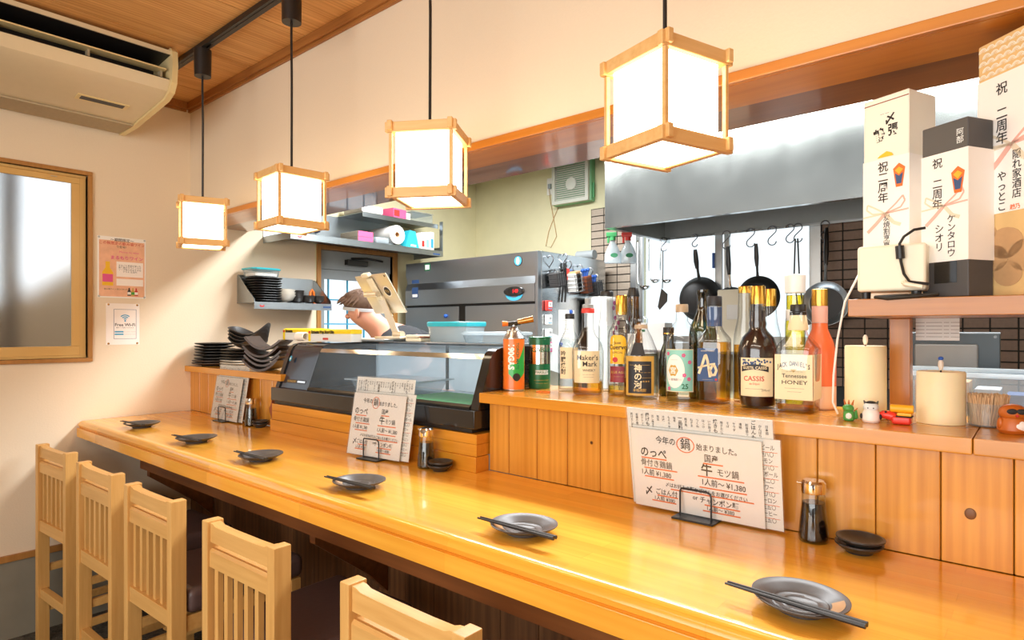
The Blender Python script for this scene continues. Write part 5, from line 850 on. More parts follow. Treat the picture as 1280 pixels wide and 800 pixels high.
t = fig('dragon_figurine', 'tiny green horned dragon figurine on the ledge edge', 3.096, 0.062, 10); B().lathe([(0.009, 0), (0.011, 0.003), (0.010, 0.018), (0.007, 0.022)], 16).build('body', 'fig_green', t); B().ball((0, -0.007, 0.010), 0.007, (0.9, 0.7, 1.2)).build('belly', 'fig_white', t); B().ball((-0.001, -0.002, 0.026), 0.011, (1, 1, 0.75)).build('head', 'fig_green', t)
g = B()
for a_ in (-0.006, 0.0, 0.006): g.cyl((a_, 0.002, 0.032), (a_*1.5, 0.004, 0.043), 0.0025, 8, 0.0008)
bmesh.ops.delete(g.m, geom=list(g.m.verts), context='VERTS')
for p_, q_, r_ in [((a_, 0.002, 0.032), (a_*1.5, 0.004, 0.043), 0.0025) for a_ in (-0.006, 0.0, 0.006)]+[((0.010, 0.003, 0.02), (0.016, 0.006, 0.026), 0.002), ((0.010, 0.003, 0.012), (0.016, 0.006, 0.016), 0.002)]: B().cyl(p_, q_, r_, 8, 0.0007).build('horn', 'fig_brown', t)
B().tube([(0.006, 0.004, 0.006), (0.013, 0.004, 0.008), (0.013, 0.004, 0.022)], [0.006, 0.005, 0.002], 8).build('tail', 'fig_green', t)
t = fig('creature_figurine', 'tiny white creature figurine with gray striped cap of hair', 3.136, 0.066, 8); B().lathe([(0.014, 0), (0.0165, 0.004), (0.0155, 0.020), (0.011, 0.027), (0.004, 0.030)], 18).build('body', 'fig_white', t); B().ball((0, 0.0, 0.031), 0.0145, (1, 0.95, 0.75)).build('head', 'paper_gray', t); B().ball((0, -0.002, 0.040), 0.008, (1.2, 1, 0.45)).build('hair', 'ink', t); B().cyl((-0.010, 0, 0.038), (-0.013, 0, 0.044), 0.003, 8, 0.001).build('ear', 'ink_gray', t); B().cyl((0.010, 0, 0.038), (0.013, 0, 0.044), 0.003, 8, 0.001).build('ear', 'ink_gray', t); B().ball((-0.005, -0.0133, 0.030), 0.0012).build('eye', 'ink', t); B().ball((0.005, -0.0133, 0.030), 0.0012).build('eye', 'ink', t); B().ball((-0.017, -0.002, 0.012), 0.004, (0.7, 1, 1.4)).build('arm', 'ink', t); B().ball((0.017, -0.002, 0.012), 0.004, (0.7, 1, 1.4)).build('arm', 'ink', t)
t = fig('beast_figurine', 'tiny red beast figurine carrying a yellow pack', 3.182, 0.074, 0); B().box(-0.010, 0.024, -0.012, 0.012, 0, 0.017, 0.005, 3).build('body', 'fig_red', t); B().tube([(-0.004, 0, 0.012), (-0.014, 0, 0.016), (-0.026, -0.001, 0.017), (-0.032, -0.001, 0.015)], [0.009, 0.0095, 0.008, 0.005], 12).build('head', 'fig_red', t); B().tube([(-0.012, 0.0, 0.031), (0.027, 0.0, 0.031)], 0.0082, 12).build('bedroll', 'fig_yellow', t); B().box(0.0, 0.025, -0.013, 0.013, 0.0175, 0.024, 0.002).build('saddle_bag', 'fig_yellow', t); B().box(-0.002, 0.026, -0.0134, 0.0134, 0.0150, 0.0172, 0.001).build('strap', 'ink', t); B().ball((-0.020, -0.007, 0.023), 0.0022).build('eye', 'ink', t)
t = fig('otter_figurine', 'small brown otter figurine with dark glasses at the right edge', 3.362, 0.085, 20); B().lathe([(0.020, 0), (0.024, 0.006), (0.023, 0.020), (0.019, 0.028)], 20).build('body', 'fig_brown', t); B().ball((0, 0, 0.037), 0.021, (1.05, 0.95, 0.8)).build('head', 'fig_brown', t); B().ball((0.004, -0.014, 0.014), 0.013, (1.1, 0.8, 0.95)).build('belly', 'fig_white', t); B().ball((-0.007, -0.0185, 0.041), 0.0065, (1.3, 0.4, 0.8)).ball((0.007, -0.0185, 0.041), 0.0065, (1.3, 0.4, 0.8)).build('glasses', 'ink', t); B().ball((0, -0.0200, 0.0335), 0.0026).build('nose', 'ink_red', t); B().ball((-0.021, -0.006, 0.018), 0.007, (0.7, 0.9, 1.5)).build('arm', 'fig_brown', t)
t = thing('toothpick_holder', 'clear cup packed with toothpicks beside the shorter candle', 'toothpick cup', (3.322, 0.160, LZ+0.0005)); B().lathe([(0.030, 0), (0.032, 0.002), (0.034, 0.045)], 30, cap1=False).build('cup', 'clear_plastic', t)
tp = B()
for k in range(520):
    r_ = 0.030*math.sqrt(random.random()); a_ = random.uniform(0, 2*PI); q_ = 0.35*random.uniform(-1, 1); h_ = 0.060+random.uniform(-0.003, 0.004)
    tp.cyl((r_*math.cos(a_)*0.92, r_*math.sin(a_)*0.92, 0.003), (r_*math.cos(a_+q_)*1.12, r_*math.sin(a_+q_)*1.12, h_), 0.0011, 4)
o = tp.build('toothpicks', 'toothpick', t, 0); o['kind'] = 'stuff'
# ================================================================ raised shelf with gift boxes
rs = thing('raised_shelf', 'thick orange wood shelf on a square post at the right', 'shelf', (0, 0, 0)); RZ = 1.402
B().box(3.112, XE, -0.022, 0.300, RZ-0.034, RZ, 0.002).build('shelf_board', 'shelf_wood', rs); B().box(3.140, 3.180, 0.245, 0.285, LZ+0.0005, RZ-0.0345, 0.002).build('post', 'post_wood', rs); B().box(4.3, 4.34, 0.245, 0.285, LZ+0.0005, RZ-0.0345, 0.002).build('post', 'post_wood', rs)
dv = thing('power_unit', 'cream plastic power unit on small feet at the left of the raised shelf', 'device', (0, 0, 0))
B().box(3.126, 3.240, -0.012, 0.062, RZ+0.014, RZ+0.103, 0.006, 3).build('casing', 'cream_plastic', dv)
for a_ in (3.138, 3.222): B().cyl((a_, 0.008, RZ+0.0003), (a_, 0.008, RZ+0.0137), 0.008, 14, 0.009).build('foot', 'black_plastic', dv)
B().tube([(3.205, -0.0125, RZ+0.030), (3.208, -0.020, RZ+0.026), (3.235, -0.018, RZ+0.020)], 0.005, 8).build('cream_lead', 'cream_plastic', dv)
cb_ = thing('black_cable', 'black power cord with ferrite bead looping before the cream unit', 'cord', (0, 0, 0))
B().tube([(3.240, -0.018, RZ+0.128), (3.222, -0.020, RZ+0.126), (3.206, -0.020, RZ+0.115), (3.199, -0.020, RZ+0.102), (3.201, -0.020, RZ+0.070), (3.206, -0.020, RZ+0.045), (3.215, -0.020, RZ+0.030), (3.245, -0.022, RZ+0.024)], 0.0026, 8).tube([(3.26, -0.014, RZ+0.0045), (3.21, -0.016, RZ+0.0045), (3.165, -0.018, RZ+0.0035), (3.158, -0.021, RZ+0.0030), (3.180, -0.024, RZ-0.001), (3.23, -0.026, RZ+0.002), (3.26, -0.024, RZ+0.006)], 0.0030, 8).build('cable', 'black_plastic', cb_); B().cyl((3.199, -0.020, RZ+0.098), (3.2005, -0.020, RZ+0.074), 0.0075, 14).build('ferrite_bead', 'black_plastic', cb_)
wc = B().tube([(3.128, 0.09, RZ+0.09), (3.112, 0.085, RZ+0.06), (3.085, 0.080, RZ+0.0), (3.066, 0.10, RZ-0.08), (3.056, 0.11, RZ-0.16), (3.052, 0.12, LZ+0.03), (3.060, 0.13, LZ+0.004)], 0.0022, 8).build('white_cable', 'white_plastic'); tag(wc, 'thin white cable hanging from the raised shelf end to the ledge', 'cable')
def gift(name, label, x, y, rz, w, d, h, body, bh, wrapz, rows, nosh, knot):
    """bottle gift box; (x, y) is the front left corner; wrapped sheet between wrapz"""
    t = thing(name, label, 'gift box', (x, y, RZ+0.0005), math.radians(rz), 'gift boxes on the raised shelf')
    B().box(0, w, 0, d, 0, h, 0.0015, 1).build('carton', body, t); e = 0.0009
    ps_ = B().box(-e, w+e, -e, d+e, wrapz[0], wrapz[1]).build('paper_wrap', 'paper', t, 0)
    g = B()
    for s, size, fx, fz, b_ in rows: g.text(s, size, T(w*fx, -0.0015, h*fz) @ RXF, b_, vert=True, ls=0.95)
    g.build('lettering', 'ink', ps_, 0)
    kx, kz = w*knot[0], h*knot[1]; r_ = B(); q_ = B(); yk = -0.0012
    def band(bb, pts, wd):
        for (xa, za), (xb, zb) in zip(pts, pts[1:]):
            dd = Vector((xb-xa, zb-za)); nn = Vector((-dd.y, dd.x)).normalized()*wd; bb.prism([(xa+nn.x, za+nn.y), (xa-nn.x, za-nn.y), (xb-nn.x, zb-nn.y), (xb+nn.x, zb+nn.y)], 'Y', yk-0.0003, yk)
    k = w/0.09
    band(r_, [(kx, kz), (kx+0.02*k, kz+0.016*k), (kx+0.034*k, kz+0.030*k), (kx+0.038*k, kz+0.020*k), (kx+0.030*k, kz+0.008*k), (kx, kz)], 0.0016*k); band(r_, [(kx, kz), (kx-0.018*k, kz-0.018*k), (kx-0.036*k, kz-0.034*k)], 0.0034*k); band(r_, [(kx, kz), (w, kz+0.003)], 0.0016*k)
    band(q_, [(kx, kz), (kx-0.022*k, kz+0.014*k), (kx-0.036*k, kz+0.022*k), (kx-0.038*k, kz+0.012*k), (kx-0.026*k, kz+0.002*k), (kx, kz)], 0.0016*k); band(q_, [(kx, kz), (kx+0.016*k, kz-0.020*k), (kx+0.030*k, kz-0.026*k)], 0.0034*k); band(q_, [(kx, kz), (0, kz-0.003)], 0.0016*k)
    r_.build('printed_red_cord', 'ribbon_red', ps_, 0); q_.build('printed_gold_cord', 'ribbon_gold', ps_, 0)
    if nosh:
        nx, nz, s_ = w*nosh[0], h*nosh[1], nosh[2]; o = B().prism([(nx-0.3*s_, nz+0.35*s_), (nx, nz+0.6*s_), (nx+0.3*s_, nz+0.35*s_), (nx+0.16*s_, nz-0.6*s_), (nx-0.16*s_, nz-0.6*s_)], 'Y', yk-0.0006, yk).build('printed_ornament', 'ink_orange', ps_, 0)
        B().prism([(nx-0.2*s_, nz+0.25*s_), (nx, nz+0.4*s_), (nx+0.2*s_, nz+0.25*s_), (nx, nz+0.02*s_)], 'Y', yk-0.0010, yk-0.0006).build('ornament_leaf', 'fig_yellow', o, 0); B().prism([(nx-0.2*s_, nz+0.1*s_), (nx, nz-0.05*s_), (nx+0.2*s_, nz+0.1*s_), (nx+0.12*s_, nz-0.45*s_), (nx-0.12*s_, nz-0.45*s_)], 'Y', yk-0.0010, yk-0.0006).build('ornament_fold', 'label_blue', o, 0)
    return t, ps_
t, p_ = gift('gift_box', 'tall cream sake gift box with white ribbon-printed wrap, leftmost on the raised shelf', 3.113, 0.118, -22, 0.094, 0.094, 0.425, 'box_cream', 0, (0.0, 0.295), [('祝二周年', 0.0225, 0.45, 0.575, 0.012), ('炭焼割烹夏なじ', 0.0150, 0.53, 0.30, 0.006)], (0.80, 0.60, 0.040), (0.50, 0.425))
g = B(); g.text('〆', 0.024, T(0.056, -0.0006, 0.374) @ RXF, 0.03).text('張', 0.026, T(0.062, -0.0006, 0.350) @ RXF, 0.03, sx=0.8).text('鶴', 0.029, T(0.034, -0.0006, 0.344) @ RXF @ R(8, 'Z'), 0.03, sx=0.85).text('― ―', 0.008, T(0.045, -0.0006, 0.388) @ RXF); g.build('calligraphy', 'ink', t, 0); B().box(0.0, 0.094, -0.0007, -0.0003, 0.412, 0.414).build('lid_line', 'terracotta', t, 0); B().prism([(0.03, 0.298), (0.064, 0.298), (0.060, 0.304), (0.050, 0.309), (0.036, 0.303)], 'Y', -0.0016, -0.0008).build('gold_mark', 'label_yellow', t, 0)
t, p_ = gift('gift_box', 'dark gray gift box with white wrap and window cut-out, middle of the raised shelf', 3.228, 0.034, -30, 0.086, 0.066, 0.322, 'box_gray', 0, (0.066, 0.268), [('祝 二周年', 0.0200, 0.36, 0.655, 0.01), ('シオリ', 0.0180, 0.40, 0.34, 0.01), ('ケンタロウ', 0.0165, 0.66, 0.345, 0.01)], (0.80, 0.66, 0.040), (0.50, 0.525))
B().box(0.024, 0.066, -0.0006, 0.0004, 0.026, 0.0655, 0.0).build('window', 'black_gloss', t, 0); B().text('阿部', 0.014, T(0.072, -0.0008, 0.290) @ RXF, 0.01, vert=True).build('foil_lettering', 'paper_gray', t, 0)
t, p_ = gift('gift_box', 'largest gift box with gold wave pattern and white wrap at the right edge', 3.312, 0.072, -42, 0.130, 0.100, 0.468, 'kraft_gold', 0, (0.150, 0.400), [('祝 二周年', 0.0235, 0.38, 0.70, 0.01), ('隠れ家酒店', 0.0180, 0.60, 0.455, 0.01), ('やっとこ', 0.0190, 0.38, 0.40, 0.01)], (0.95, 0.72, 0.050), (0.52, 0.575))
g = B()
for k in range(8):
    for i_ in range(5):
        for rr in (0.0085, 0.0058, 0.003): g.prism([(0.010+0.0165*k+(0.008 if i_ % 2 else 0)+a_, 0.404+0.0125*i_+b_) for a_, b_ in arcband(0, 0, rr, rr, 0, 180, 0.8, 0, 8)], 'Y', -0.0008, -0.0003)
g.build('wave_pattern', 'box_cream', t, 0); g = B()
for cx_, cz_, rr in ((0.020, 0.070, 0.030), (0.055, 0.095, 0.035), (0.095, 0.070, 0.035), (0.060, 0.040, 0.028), (0.02, 0.118, 0.018)): g.lathe([(rr, 0), (rr, 0.0005)], 20, 1, 0.8, M=T(cx_ if cx_ > rr else rr+0.001, -0.0003, cz_) @ R(90, 'X'))
g.build('cloud_pattern', 'kraft', t, 0); B().text('越乃', 0.010, T(0.075, -0.0016, 0.156) @ RXF, 0.02).build('red_stamp', 'ink_orange', p_, 0)
# paper hanging under the shelf, tablet and file tray on the bench behind
t = thing('note_sheet', 'white handwritten note hanging below the raised shelf', 'note', (0, 0, 0)); B().box(3.185, 3.266, 0.2885, 0.2892, 1.318, RZ-0.0345).build('sheet', 'paper_gray', t, 0); g = B()
for k in range(5): g.text('―― ――― ― ――', 0.010, T(3.226, 0.2880, 1.358-0.008*k) @ RXF)
g.build('handwriting', 'ink_gray', t, 0)
t = thing('wall_tablet', 'large dark gray tablet standing behind the raised shelf', 'tablet', (3.215, 0.72, 1.0903), math.radians(2)); B().box(-0.130, 0.105, -0.004, 0.004, 0.055, 0.243, 0.003).build('casing', 'dark_tablet', t); B().box(-0.1305, 0.1055, -0.0048, 0.0048, 0.240, 0.2445, 0.002).build('clear_bumper', 'milky_plastic', t); B().lathe([(0.004, 0), (0.004, 0.001)], 10, M=T(0.094, -0.0042, 0.232) @ R(90, 'X')).build('lens', 'black_gloss', t)
B().box(-0.088, 0.058, -0.012, -0.0045, 0.09, 0.212, 0.006, 3).build('stand_plate', 'gray_plastic', t); B().box(-0.05, 0.02, -0.06, 0.04, 0.0005, 0.008, 0.003).box(-0.03, 0.0, -0.02, -0.012, 0.008, 0.12).build('stand_foot', 'aluminium', t)
t = thing('file_tray', 'clear plastic tray of papers behind the candles', 'tray', (3.30, 0.52, 1.0903)); B().lathe([(0.47, 0), (0.5, 0.145)], 24, 0.34, 0.22, sq=10, cap1=False).build('tub', 'clear_plastic', t); B().box(-0.178, 0.178, -0.118, -0.108, 0.140, 0.152, 0.002).build('rim', 'milky_plastic', t); B().box(-0.178, 0.178, 0.108, 0.118, 0.140, 0.152, 0.002).build('rim', 'milky_plastic', t)
for a_, b_, m_, h_ in ((-0.14, -0.03, 'kraft', 0.125), (-0.02, 0.03, 'gray_cloth', 0.11), (0.04, 0.15, 'label_blue', 0.10)): B().box(a_, b_, -0.05, 0.05, 0.004, h_, 0.002).build('paper_bundle', m_, t, 0)
# ================================================================ on the side of the refrigerator (it faces +X)
FX = 1.2625
for i, (z, m_, lab) in enumerate([(1.475, 'red_plastic', 'red kitchen timer, topmost on the refrigerator side'), (1.395, 'white_plastic', 'white kitchen timer, second from top on the refrigerator side'), (1.315, 'white_plastic', 'white kitchen timer, third from top, half behind the tin'), (1.24, 'pink_box', 'pink kitchen timer, lowest on the refrigerator side')]):
    t = thing('kitchen_timer', lab, 'timer', (FX+0.0003, 1.437, z), 0, 'timers on the refrigerator'); B().box(0, 0.016, -0.030, 0.030, -0.030, 0.030, 0.006, 3).build('case', m_, t); B().box(0.0162, 0.017, -0.010, 0.024, -0.006, 0.022).build('screen', 'paper_gray', t, 0)
    B().text('88', 0.020, T(0.0174, 0.007, 0.008) @ RXL, 0.0).build('digits', 'ink_gray', t, 0); g = B()
    for k in range(3): g.box(0.0162, 0.0185, -0.012+0.012*k, -0.005+0.012*k, -0.020, -0.013, 0.001, 1)
    g.build('buttons', 'ink_blue', t)
t = thing('pinned_sheet', 'tall white list held by a blue magnet on the refrigerator side', 'paper', (FX+0.0003, 1.62, 1.12)); B().box(0, 0.0008, -0.075, 0.085, 0, 0.335).build('sheet', 'paper', t, 0); g = B()
for k in range(11): g.text('――― ―― ―', 0.014, T(0.0011, 0.005, 0.30-0.026*k) @ RXL)
g.build('print', 'ink_gray', t, 0); B().lathe([(0.013, 0), (0.013, 0.008), (0.008, 0.012)], 14, M=T(0.0009, 0.045, 0.325) @ R(90, 'Y')).build('magnet', 'blue_plastic', t)
t = thing('pinned_sheet', 'lower white sheet hanging askew with a blue magnet on the refrigerator side', 'paper', (FX+0.00112, 1.53, 1.09)); B().box(0, 0.0008, -0.10, 0.12, 0, 0.21, M=R(-14, 'X')).build('sheet', 'paper_gray', t, 0); B().lathe([(0.013, 0), (0.013, 0.008), (0.008, 0.012)], 14, M=T(0.0009, 0.03, 0.165) @ R(90, 'Y')).build('magnet', 'blue_plastic', t)
def shook(bb, x, y, z, s, M=None):
    """S hook hung at (x, y, z), s tall, in the XZ plane"""
    pts = [(x-0.18*s*math.sin(a*0.35)-0.0, y, z-0.2*s+0.2*s*math.cos(a*0.35)) for a in range(-7, 1)]
    pts = [(x+0.2*s*math.cos(math.radians(a)), y, z-0.2*s+0.2*s*math.sin(math.radians(a))) for a in range(180, -31, -30)]+[(x+0.2*s*math.cos(math.radians(a)), y, z-0.8*s+0.2*s*math.sin(math.radians(a))) for a in range(150, -1, -150)][:0]
    pts += [(x+0.02*s, y, z-0.46*s), (x-0.14*s, y, z-0.62*s)]+[(x+0.2*s*math.cos(math.radians(a)), y, z-0.78*s+0.2*s*math.sin(math.radians(a))) for a in range(150, 361, 30)]
    bb.tube(pts, 0.0032 if s > 0.07 else 0.0024, 6, M=M); return bb
RL = T(0, 0, 0)
def basket(lab, y, z, w, h, fills, dark=True, tilt=12):
    t = thing('wire_basket', lab, 'basket', (FX+0.004, y, z), 0, 'wire baskets on the refrigerator'); M_ = R(tilt, 'X'); d = 0.075; m_ = 'black_plastic' if dark else 'wire'; g = B()
    for k in range(5):
        zz = h*k/4; g.tube([(0.003, -w/2, zz), (d, -w/2, zz), (d, w/2, zz), (0.003, w/2, zz)], 0.0018, 6, True, M=M_)
    for k in range(5):
        yy = -w/2+w*k/4; g.tube([(d, yy, 0), (d, yy, h)], 0.0014, 5, M=M_); g.tube([(0.003, yy, 0), (d, yy, 0)], 0.0014, 5, M=M_)
    g.build('wires', m_, t)
    hk = B(); shook(hk, 0.012, 0, h+0.085, 0.10, M=M_); hk.build('hook', 'wire', t)
    for f_ in fills: f_(t, M_, w, d, h)
    return t
def f_block(mat, a, b, top): 
    def f(t, M_, w, d, h): B().box(0.008, d-0.004, -w/2+w*a, -w/2+w*b, 0.003, h+top, 0.004, M=M_).build('contents', mat, t)
    return f
def f_knobs(mat, a, n, z):
    def f(t, M_, w, d, h):
        for k in range(n): B().tube([(d*0.5, -w/2+w*a, h*0.5), (d*0.5+0.01*k, -w/2+w*a+0.014*k, h+z)], [0.007, 0.008], 8, M=M_).ball((d*0.5+0.01*k, -w/2+w*a+0.014*k, h+z), 0.012, M=M_).build('handle', mat, t)
    return f
basket('left black wire basket hooked on the refrigerator side', 1.480, 1.585, 0.085, 0.095, [f_block('box_gray', 0.05, 0.95, -0.015)])
basket('second basket holding a white tub on the refrigerator side', 1.660, 1.565, 0.085, 0.10, [f_block('white_plastic', 0.05, 0.95, 0.010), f_block('kraft', 0.2, 0.8, 0.02)], False)
basket('third basket with a brown bottle on the refrigerator side', 1.775, 1.56, 0.065, 0.09, [f_block('terracotta', 0.05, 0.95, 0.015), f_knobs('blue_plastic', 0.3, 3, 0.05)], True)
basket('rightmost basket with blue-handled tools on the refrigerator side', 1.885, 1.555, 0.085, 0.085, [f_block('box_gray', 0.05, 0.95, -0.005), f_knobs('blue_plastic', 0.3, 2, 0.03), f_knobs('white_plastic', 0.8, 1, 0.03)], True)
t = thing('kitchen_tongs', 'black-handled tongs hanging between the refrigerator baskets', 'tongs', (FX+0.010, 1.575, 1.50)); B().tube([(0, 0.012, 0.23), (0, 0.004, 0.12), (0, -0.012, 0.0)], 0.006, 8).tube([(0.006, 0.016, 0.23), (0.010, 0.020, 0.12), (0.012, 0.004, 0.0)], 0.006, 8).build('arms', 'black_plastic', t); B().box(-0.004, 0.014, 0.018, 0.05, 0.13, 0.20, 0.004).build('red_grip', 'red_plastic', t); hk = B(); shook(hk, 0.004, 0.014, 0.285, 0.085); hk.build('hook', 'wire', t)
t = thing('printed_sack', 'white sack with pink print standing at the refrigerator corner', 'sack', (1.36, 1.87, 0.8405)); B().box(-0.07, 0.07, -0.09, 0.09, 0, 0.70, 0.03, 3).build('sack', 'paper', t); g = B()
for k in range(9): g.ball((0.071, 0.03+random.uniform(-0.04, 0.04), 0.42+0.03*k), 0.014, (0.1, 1.2, 1.0))
g.build('pink_print', 'sack_pink', t)
t = thing('gas_cartridge', 'dull gray canister lying on top right of the refrigerator', 'canister', (1.18, 1.95, fz+0.0305)); 
B().cyl((-0.06, 0, 0), (0.07, 0, 0), 0.03, 20).build('tin', 'gray_plastic', t)
# ================================================================ ventilation fan, socket and cord on the back wall
t = thing('ventilation_fan', 'square green-edged wall ventilation fan with louvred cover', 'fan', (0.955, KY-0.0005, 2.205), 0); fw_ = 0.30
B().box(-fw_/2-0.01, fw_/2+0.01, -0.05, 0, 0, fw_, 0.006).build('housing', 'fan_green', t)
B().box(-fw_/2, -fw_/2+0.024, -0.075, -0.0505, 0.002, fw_).box(fw_/2-0.024, fw_/2, -0.075, -0.0505, 0.002, fw_).box(-fw_/2+0.024, fw_/2-0.024, -0.075, -0.0505, 0.002, 0.026).box(-fw_/2+0.024, fw_/2-0.024, -0.075, -0.0505, fw_-0.024, fw_).build('cover_frame', 'fan_white', t, 0)
for k in range(17): B().box(-fw_/2+0.025, fw_/2-0.025, -0.004, 0.004, -0.0035, 0.0035, M=T(0, -0.064, 0.036+0.0145*k) @ R(35, 'X')).build('louvre', 'fan_white', t, 0)
B().lathe([(0.045, 0), (0.042, 0.006), (0.001, 0.010)], 24, M=T(0.01, -0.070, 0.13) @ R(90, 'X')).build('hub', 'fan_white', t); B().tube([(fw_/2+0.014, -0.03, 0.02), (fw_/2+0.016, -0.03, 0.12)], 0.006, 6).build('side_clip', 'green_plastic', t)
t = thing('wall_socket', 'white wall socket left of the ventilation fan', 'socket', (0.745, KY-0.0005, 2.30)); B().box(-0.035, 0.035, -0.008, 0, 0, 0.12, 0.003).build('plate', 'white_plastic', t); B().box(-0.012, 0.012, -0.03, -0.0082, 0.04, 0.075, 0.004).build('plug', 'gray_plastic', t)
t = B().tube([(0.745, KY-0.028, 2.34), (0.745, KY-0.012, 2.25), (0.77, KY-0.006, 2.12), (0.795, KY-0.006, 2.00), (0.745, KY-0.006, 1.925), (0.70, KY-0.006, 1.94), (0.725, KY-0.006, 2.04), (0.775, KY-0.006, 2.14), (0.81, KY-0.008, 2.20)], 0.0022, 6).build('fan_cord', 'kraft'); tag(t, 'thin looped fan cord hanging on the yellow kitchen wall', 'cord')
# ================================================================ spray bottles, ladles, hooks and pans under the hood
def spray(x, y, rz, trig, lab):
    t = thing('spray_bottle', lab, 'spray bottle', (x, y, 1.700), math.radians(rz), 'spray bottles on the hood edge')
    B().lathe([(0.040, 0), (0.046, 0.006), (0.044, 0.05), (0.030, 0.085), (0.014, 0.115), (0.013, 0.125)], 24, 1.0, 0.6).build('flask', 'milky_plastic', t); B().lathe([(0.016, 0.1255), (0.016, 0.145)], 16).build('collar', trig, t)
    B().box(-0.035, 0.022, -0.010, 0.010, 0.1455, 0.170, 0.004).box(-0.030, -0.018, -0.006, 0.006, 0.112, 0.1454, 0.003).build('trigger', trig, t); B().lathe([(0.020, 0), (0.020, 0.0006)], 16, 1, 0.6, M=T(0.008, -0.0285, 0.042) @ R(90, 'X')).build('sticker', 'ink_green', t)
spray(1.628, 1.545, 30, 'green_plastic', 'white spray bottle with green trigger hooked on the hood edge'); spray(1.690, 1.600, 30, 'red_plastic', 'white spray bottle with red trigger behind the green one')
RY = KY-0.090; HZ_ = hz+0.022
def ladle(x, L, rb_, lab, y=RY):
    t = thing('ladle', lab, 'ladle', (x, y, HZ_-0.012), math.radians(40), 'ladles under the hood'); B().tube([(0, 0.004, 0.0), (0, -0.004, 0.012), (0, -0.010, 0.002), (0, -0.006, -0.02), (0, 0, -L+0.06), (0.004, 0, -L+0.02), (0.012, 0, -L)], 0.0042, 8).build('handle', 'chrome', t)
    B().sheet(lambda u, v: (0.012+rb_+rb_*math.cos(2*PI*u)*math.sin(v*PI/2), rb_*math.sin(2*PI*u)*math.sin(v*PI/2), -L-rb_*0.75*math.cos(v*PI/2)), 20, 6, 0.0015).build('bowl', 'chrome', t)
ladle(1.484, 0.27, 0.036, 'leftmost steel ladle hanging before the window'); ladle(1.562, 0.235, 0.030, 'middle steel ladle hanging before the window'); ladle(1.640, 0.24, 0.030, 'right steel ladle of the hanging three')
def hook(x, s, lab, y=RY-0.004): 
    g = B(); shook(g, 0, 0, 0, s); o = g.build('s_hook', 'wire', loc=(x, y, HZ_+0.004), rot=(0, 0, math.radians(25))); tag(o, lab, 'hook', 's hooks on the hood rail')
hook(1.665, 0.085, 'S hook left of the wok, holding the turner'); hook(1.862, 0.075, 'S hook above the black wok'); hook(2.050, 0.105, 'S hook holding the saute pan with black grip'); hook(2.185, 0.105, 'S hook holding the brown-handled pan'); hook(2.300, 0.105, 'empty S hook between pans and tongs'); hook(2.392, 0.100, 'left of two S hooks near the window edge'); hook(2.432, 0.100, 'right of two S hooks near the window edge'); hook(2.562, 0.100, 'S hook holding the scorched pan on the tiles')
t = thing('turner', 'slotted steel turner hanging low beside the ladles', 'turner', (1.660, RY-0.005, HZ_-0.075)); B().tube([(0, 0, 0), (0, 0, -0.13)], 0.003, 6).tube([(0, 0, -0.13), (-0.004, 0, -0.23)], 0.003, 6).build('handle', 'gun_metal', t); B().prism([(-0.010, -0.23), (0.030, -0.265), (0.028, -0.31), (-0.022, -0.36), (-0.034, -0.34)], 'Y', -0.002, 0.002).build('blade', 'gun_metal', t)
def pan(nm, lab, x, zc, r, hl, hm, bm, rz=0, y=RY-0.012, depth=0.045, open_=False, hw=0.012, hr=None, stub=None):
    t = thing(nm, lab, 'pan', (x, y, zc), math.radians(rz), 'pans hanging under the hood'); a = depth
    # the dish faces the wall (we see its base) unless open_
    sgn = -1 if open_ else 1
    pr = [(r*0.02, -0.0), (r*0.62, -0.0), (r*0.80, a*0.25), (r*0.97, a*0.9), (r, a), (r*0.975, a), (r*0.78, a*0.32), (r*0.6, 0.006), (r*0.02, 0.006)]
    B().lathe(pr, 44, M=R(-90 if not open_ else 90, 'X') @ T(0, 0, 0)).build('dish', bm, t, smooth=50)
    yh = (a if not open_ else -a)*0.75
    B().tube([(0, yh, r*0.96), (0, yh*0.8, r+0.02), (0, yh*0.5, r+hl*0.45)], [hw*0.8, hw*0.6, hw*0.7], 8).build('bracket', 'chrome' if stub else bm, t)
    B().tube([(0, yh*0.55, r+hl*0.30), (0, yh*0.3, r+hl*0.55), (0.0, yh*0.1, r+hl*0.85), (0, 0, r+hl)], [hw*0.8, hw*1.15, hw*1.0, hw*0.75], 10).build('handle', hm, t)
    return t
pan('wok', 'large black iron wok hanging before the window', 1.868, 1.520, 0.132, 0.155, 'black_iron', 'black_iron', depth=0.07, hw=0.013)
pan('frying_pan', 'steel-rimmed saute pan with black grip', 2.062, 1.475, 0.108, 0.225, 'black_plastic', 'black_iron', stub=True)
pan('frying_pan', 'dark frying pan with purple-brown handle behind the saute pan', 2.210, 1.520, 0.118, 0.175, 'box_gray', 'black_iron', y=RY+0.01, depth=0.035, hw=0.011)
t = pan('frying_pan', 'scorched steel frying pan hanging on the brown tiles', 2.572, 1.472, 0.112, 0.275, 'gun_metal', 'shelf_steel', open_=True, depth=0.035, hw=0.011); B().lathe([(0.094, 0.0), (0.060, 0.002), (0.001, 0.0025)], 36, M=T(0, -0.008, 0) @ R(90, 'X'), fn=lambda a: 1+0.06*math.sin(3*a)+0.05*math.sin(5*a+1)).build('burnt_inside', 'black_iron', t)
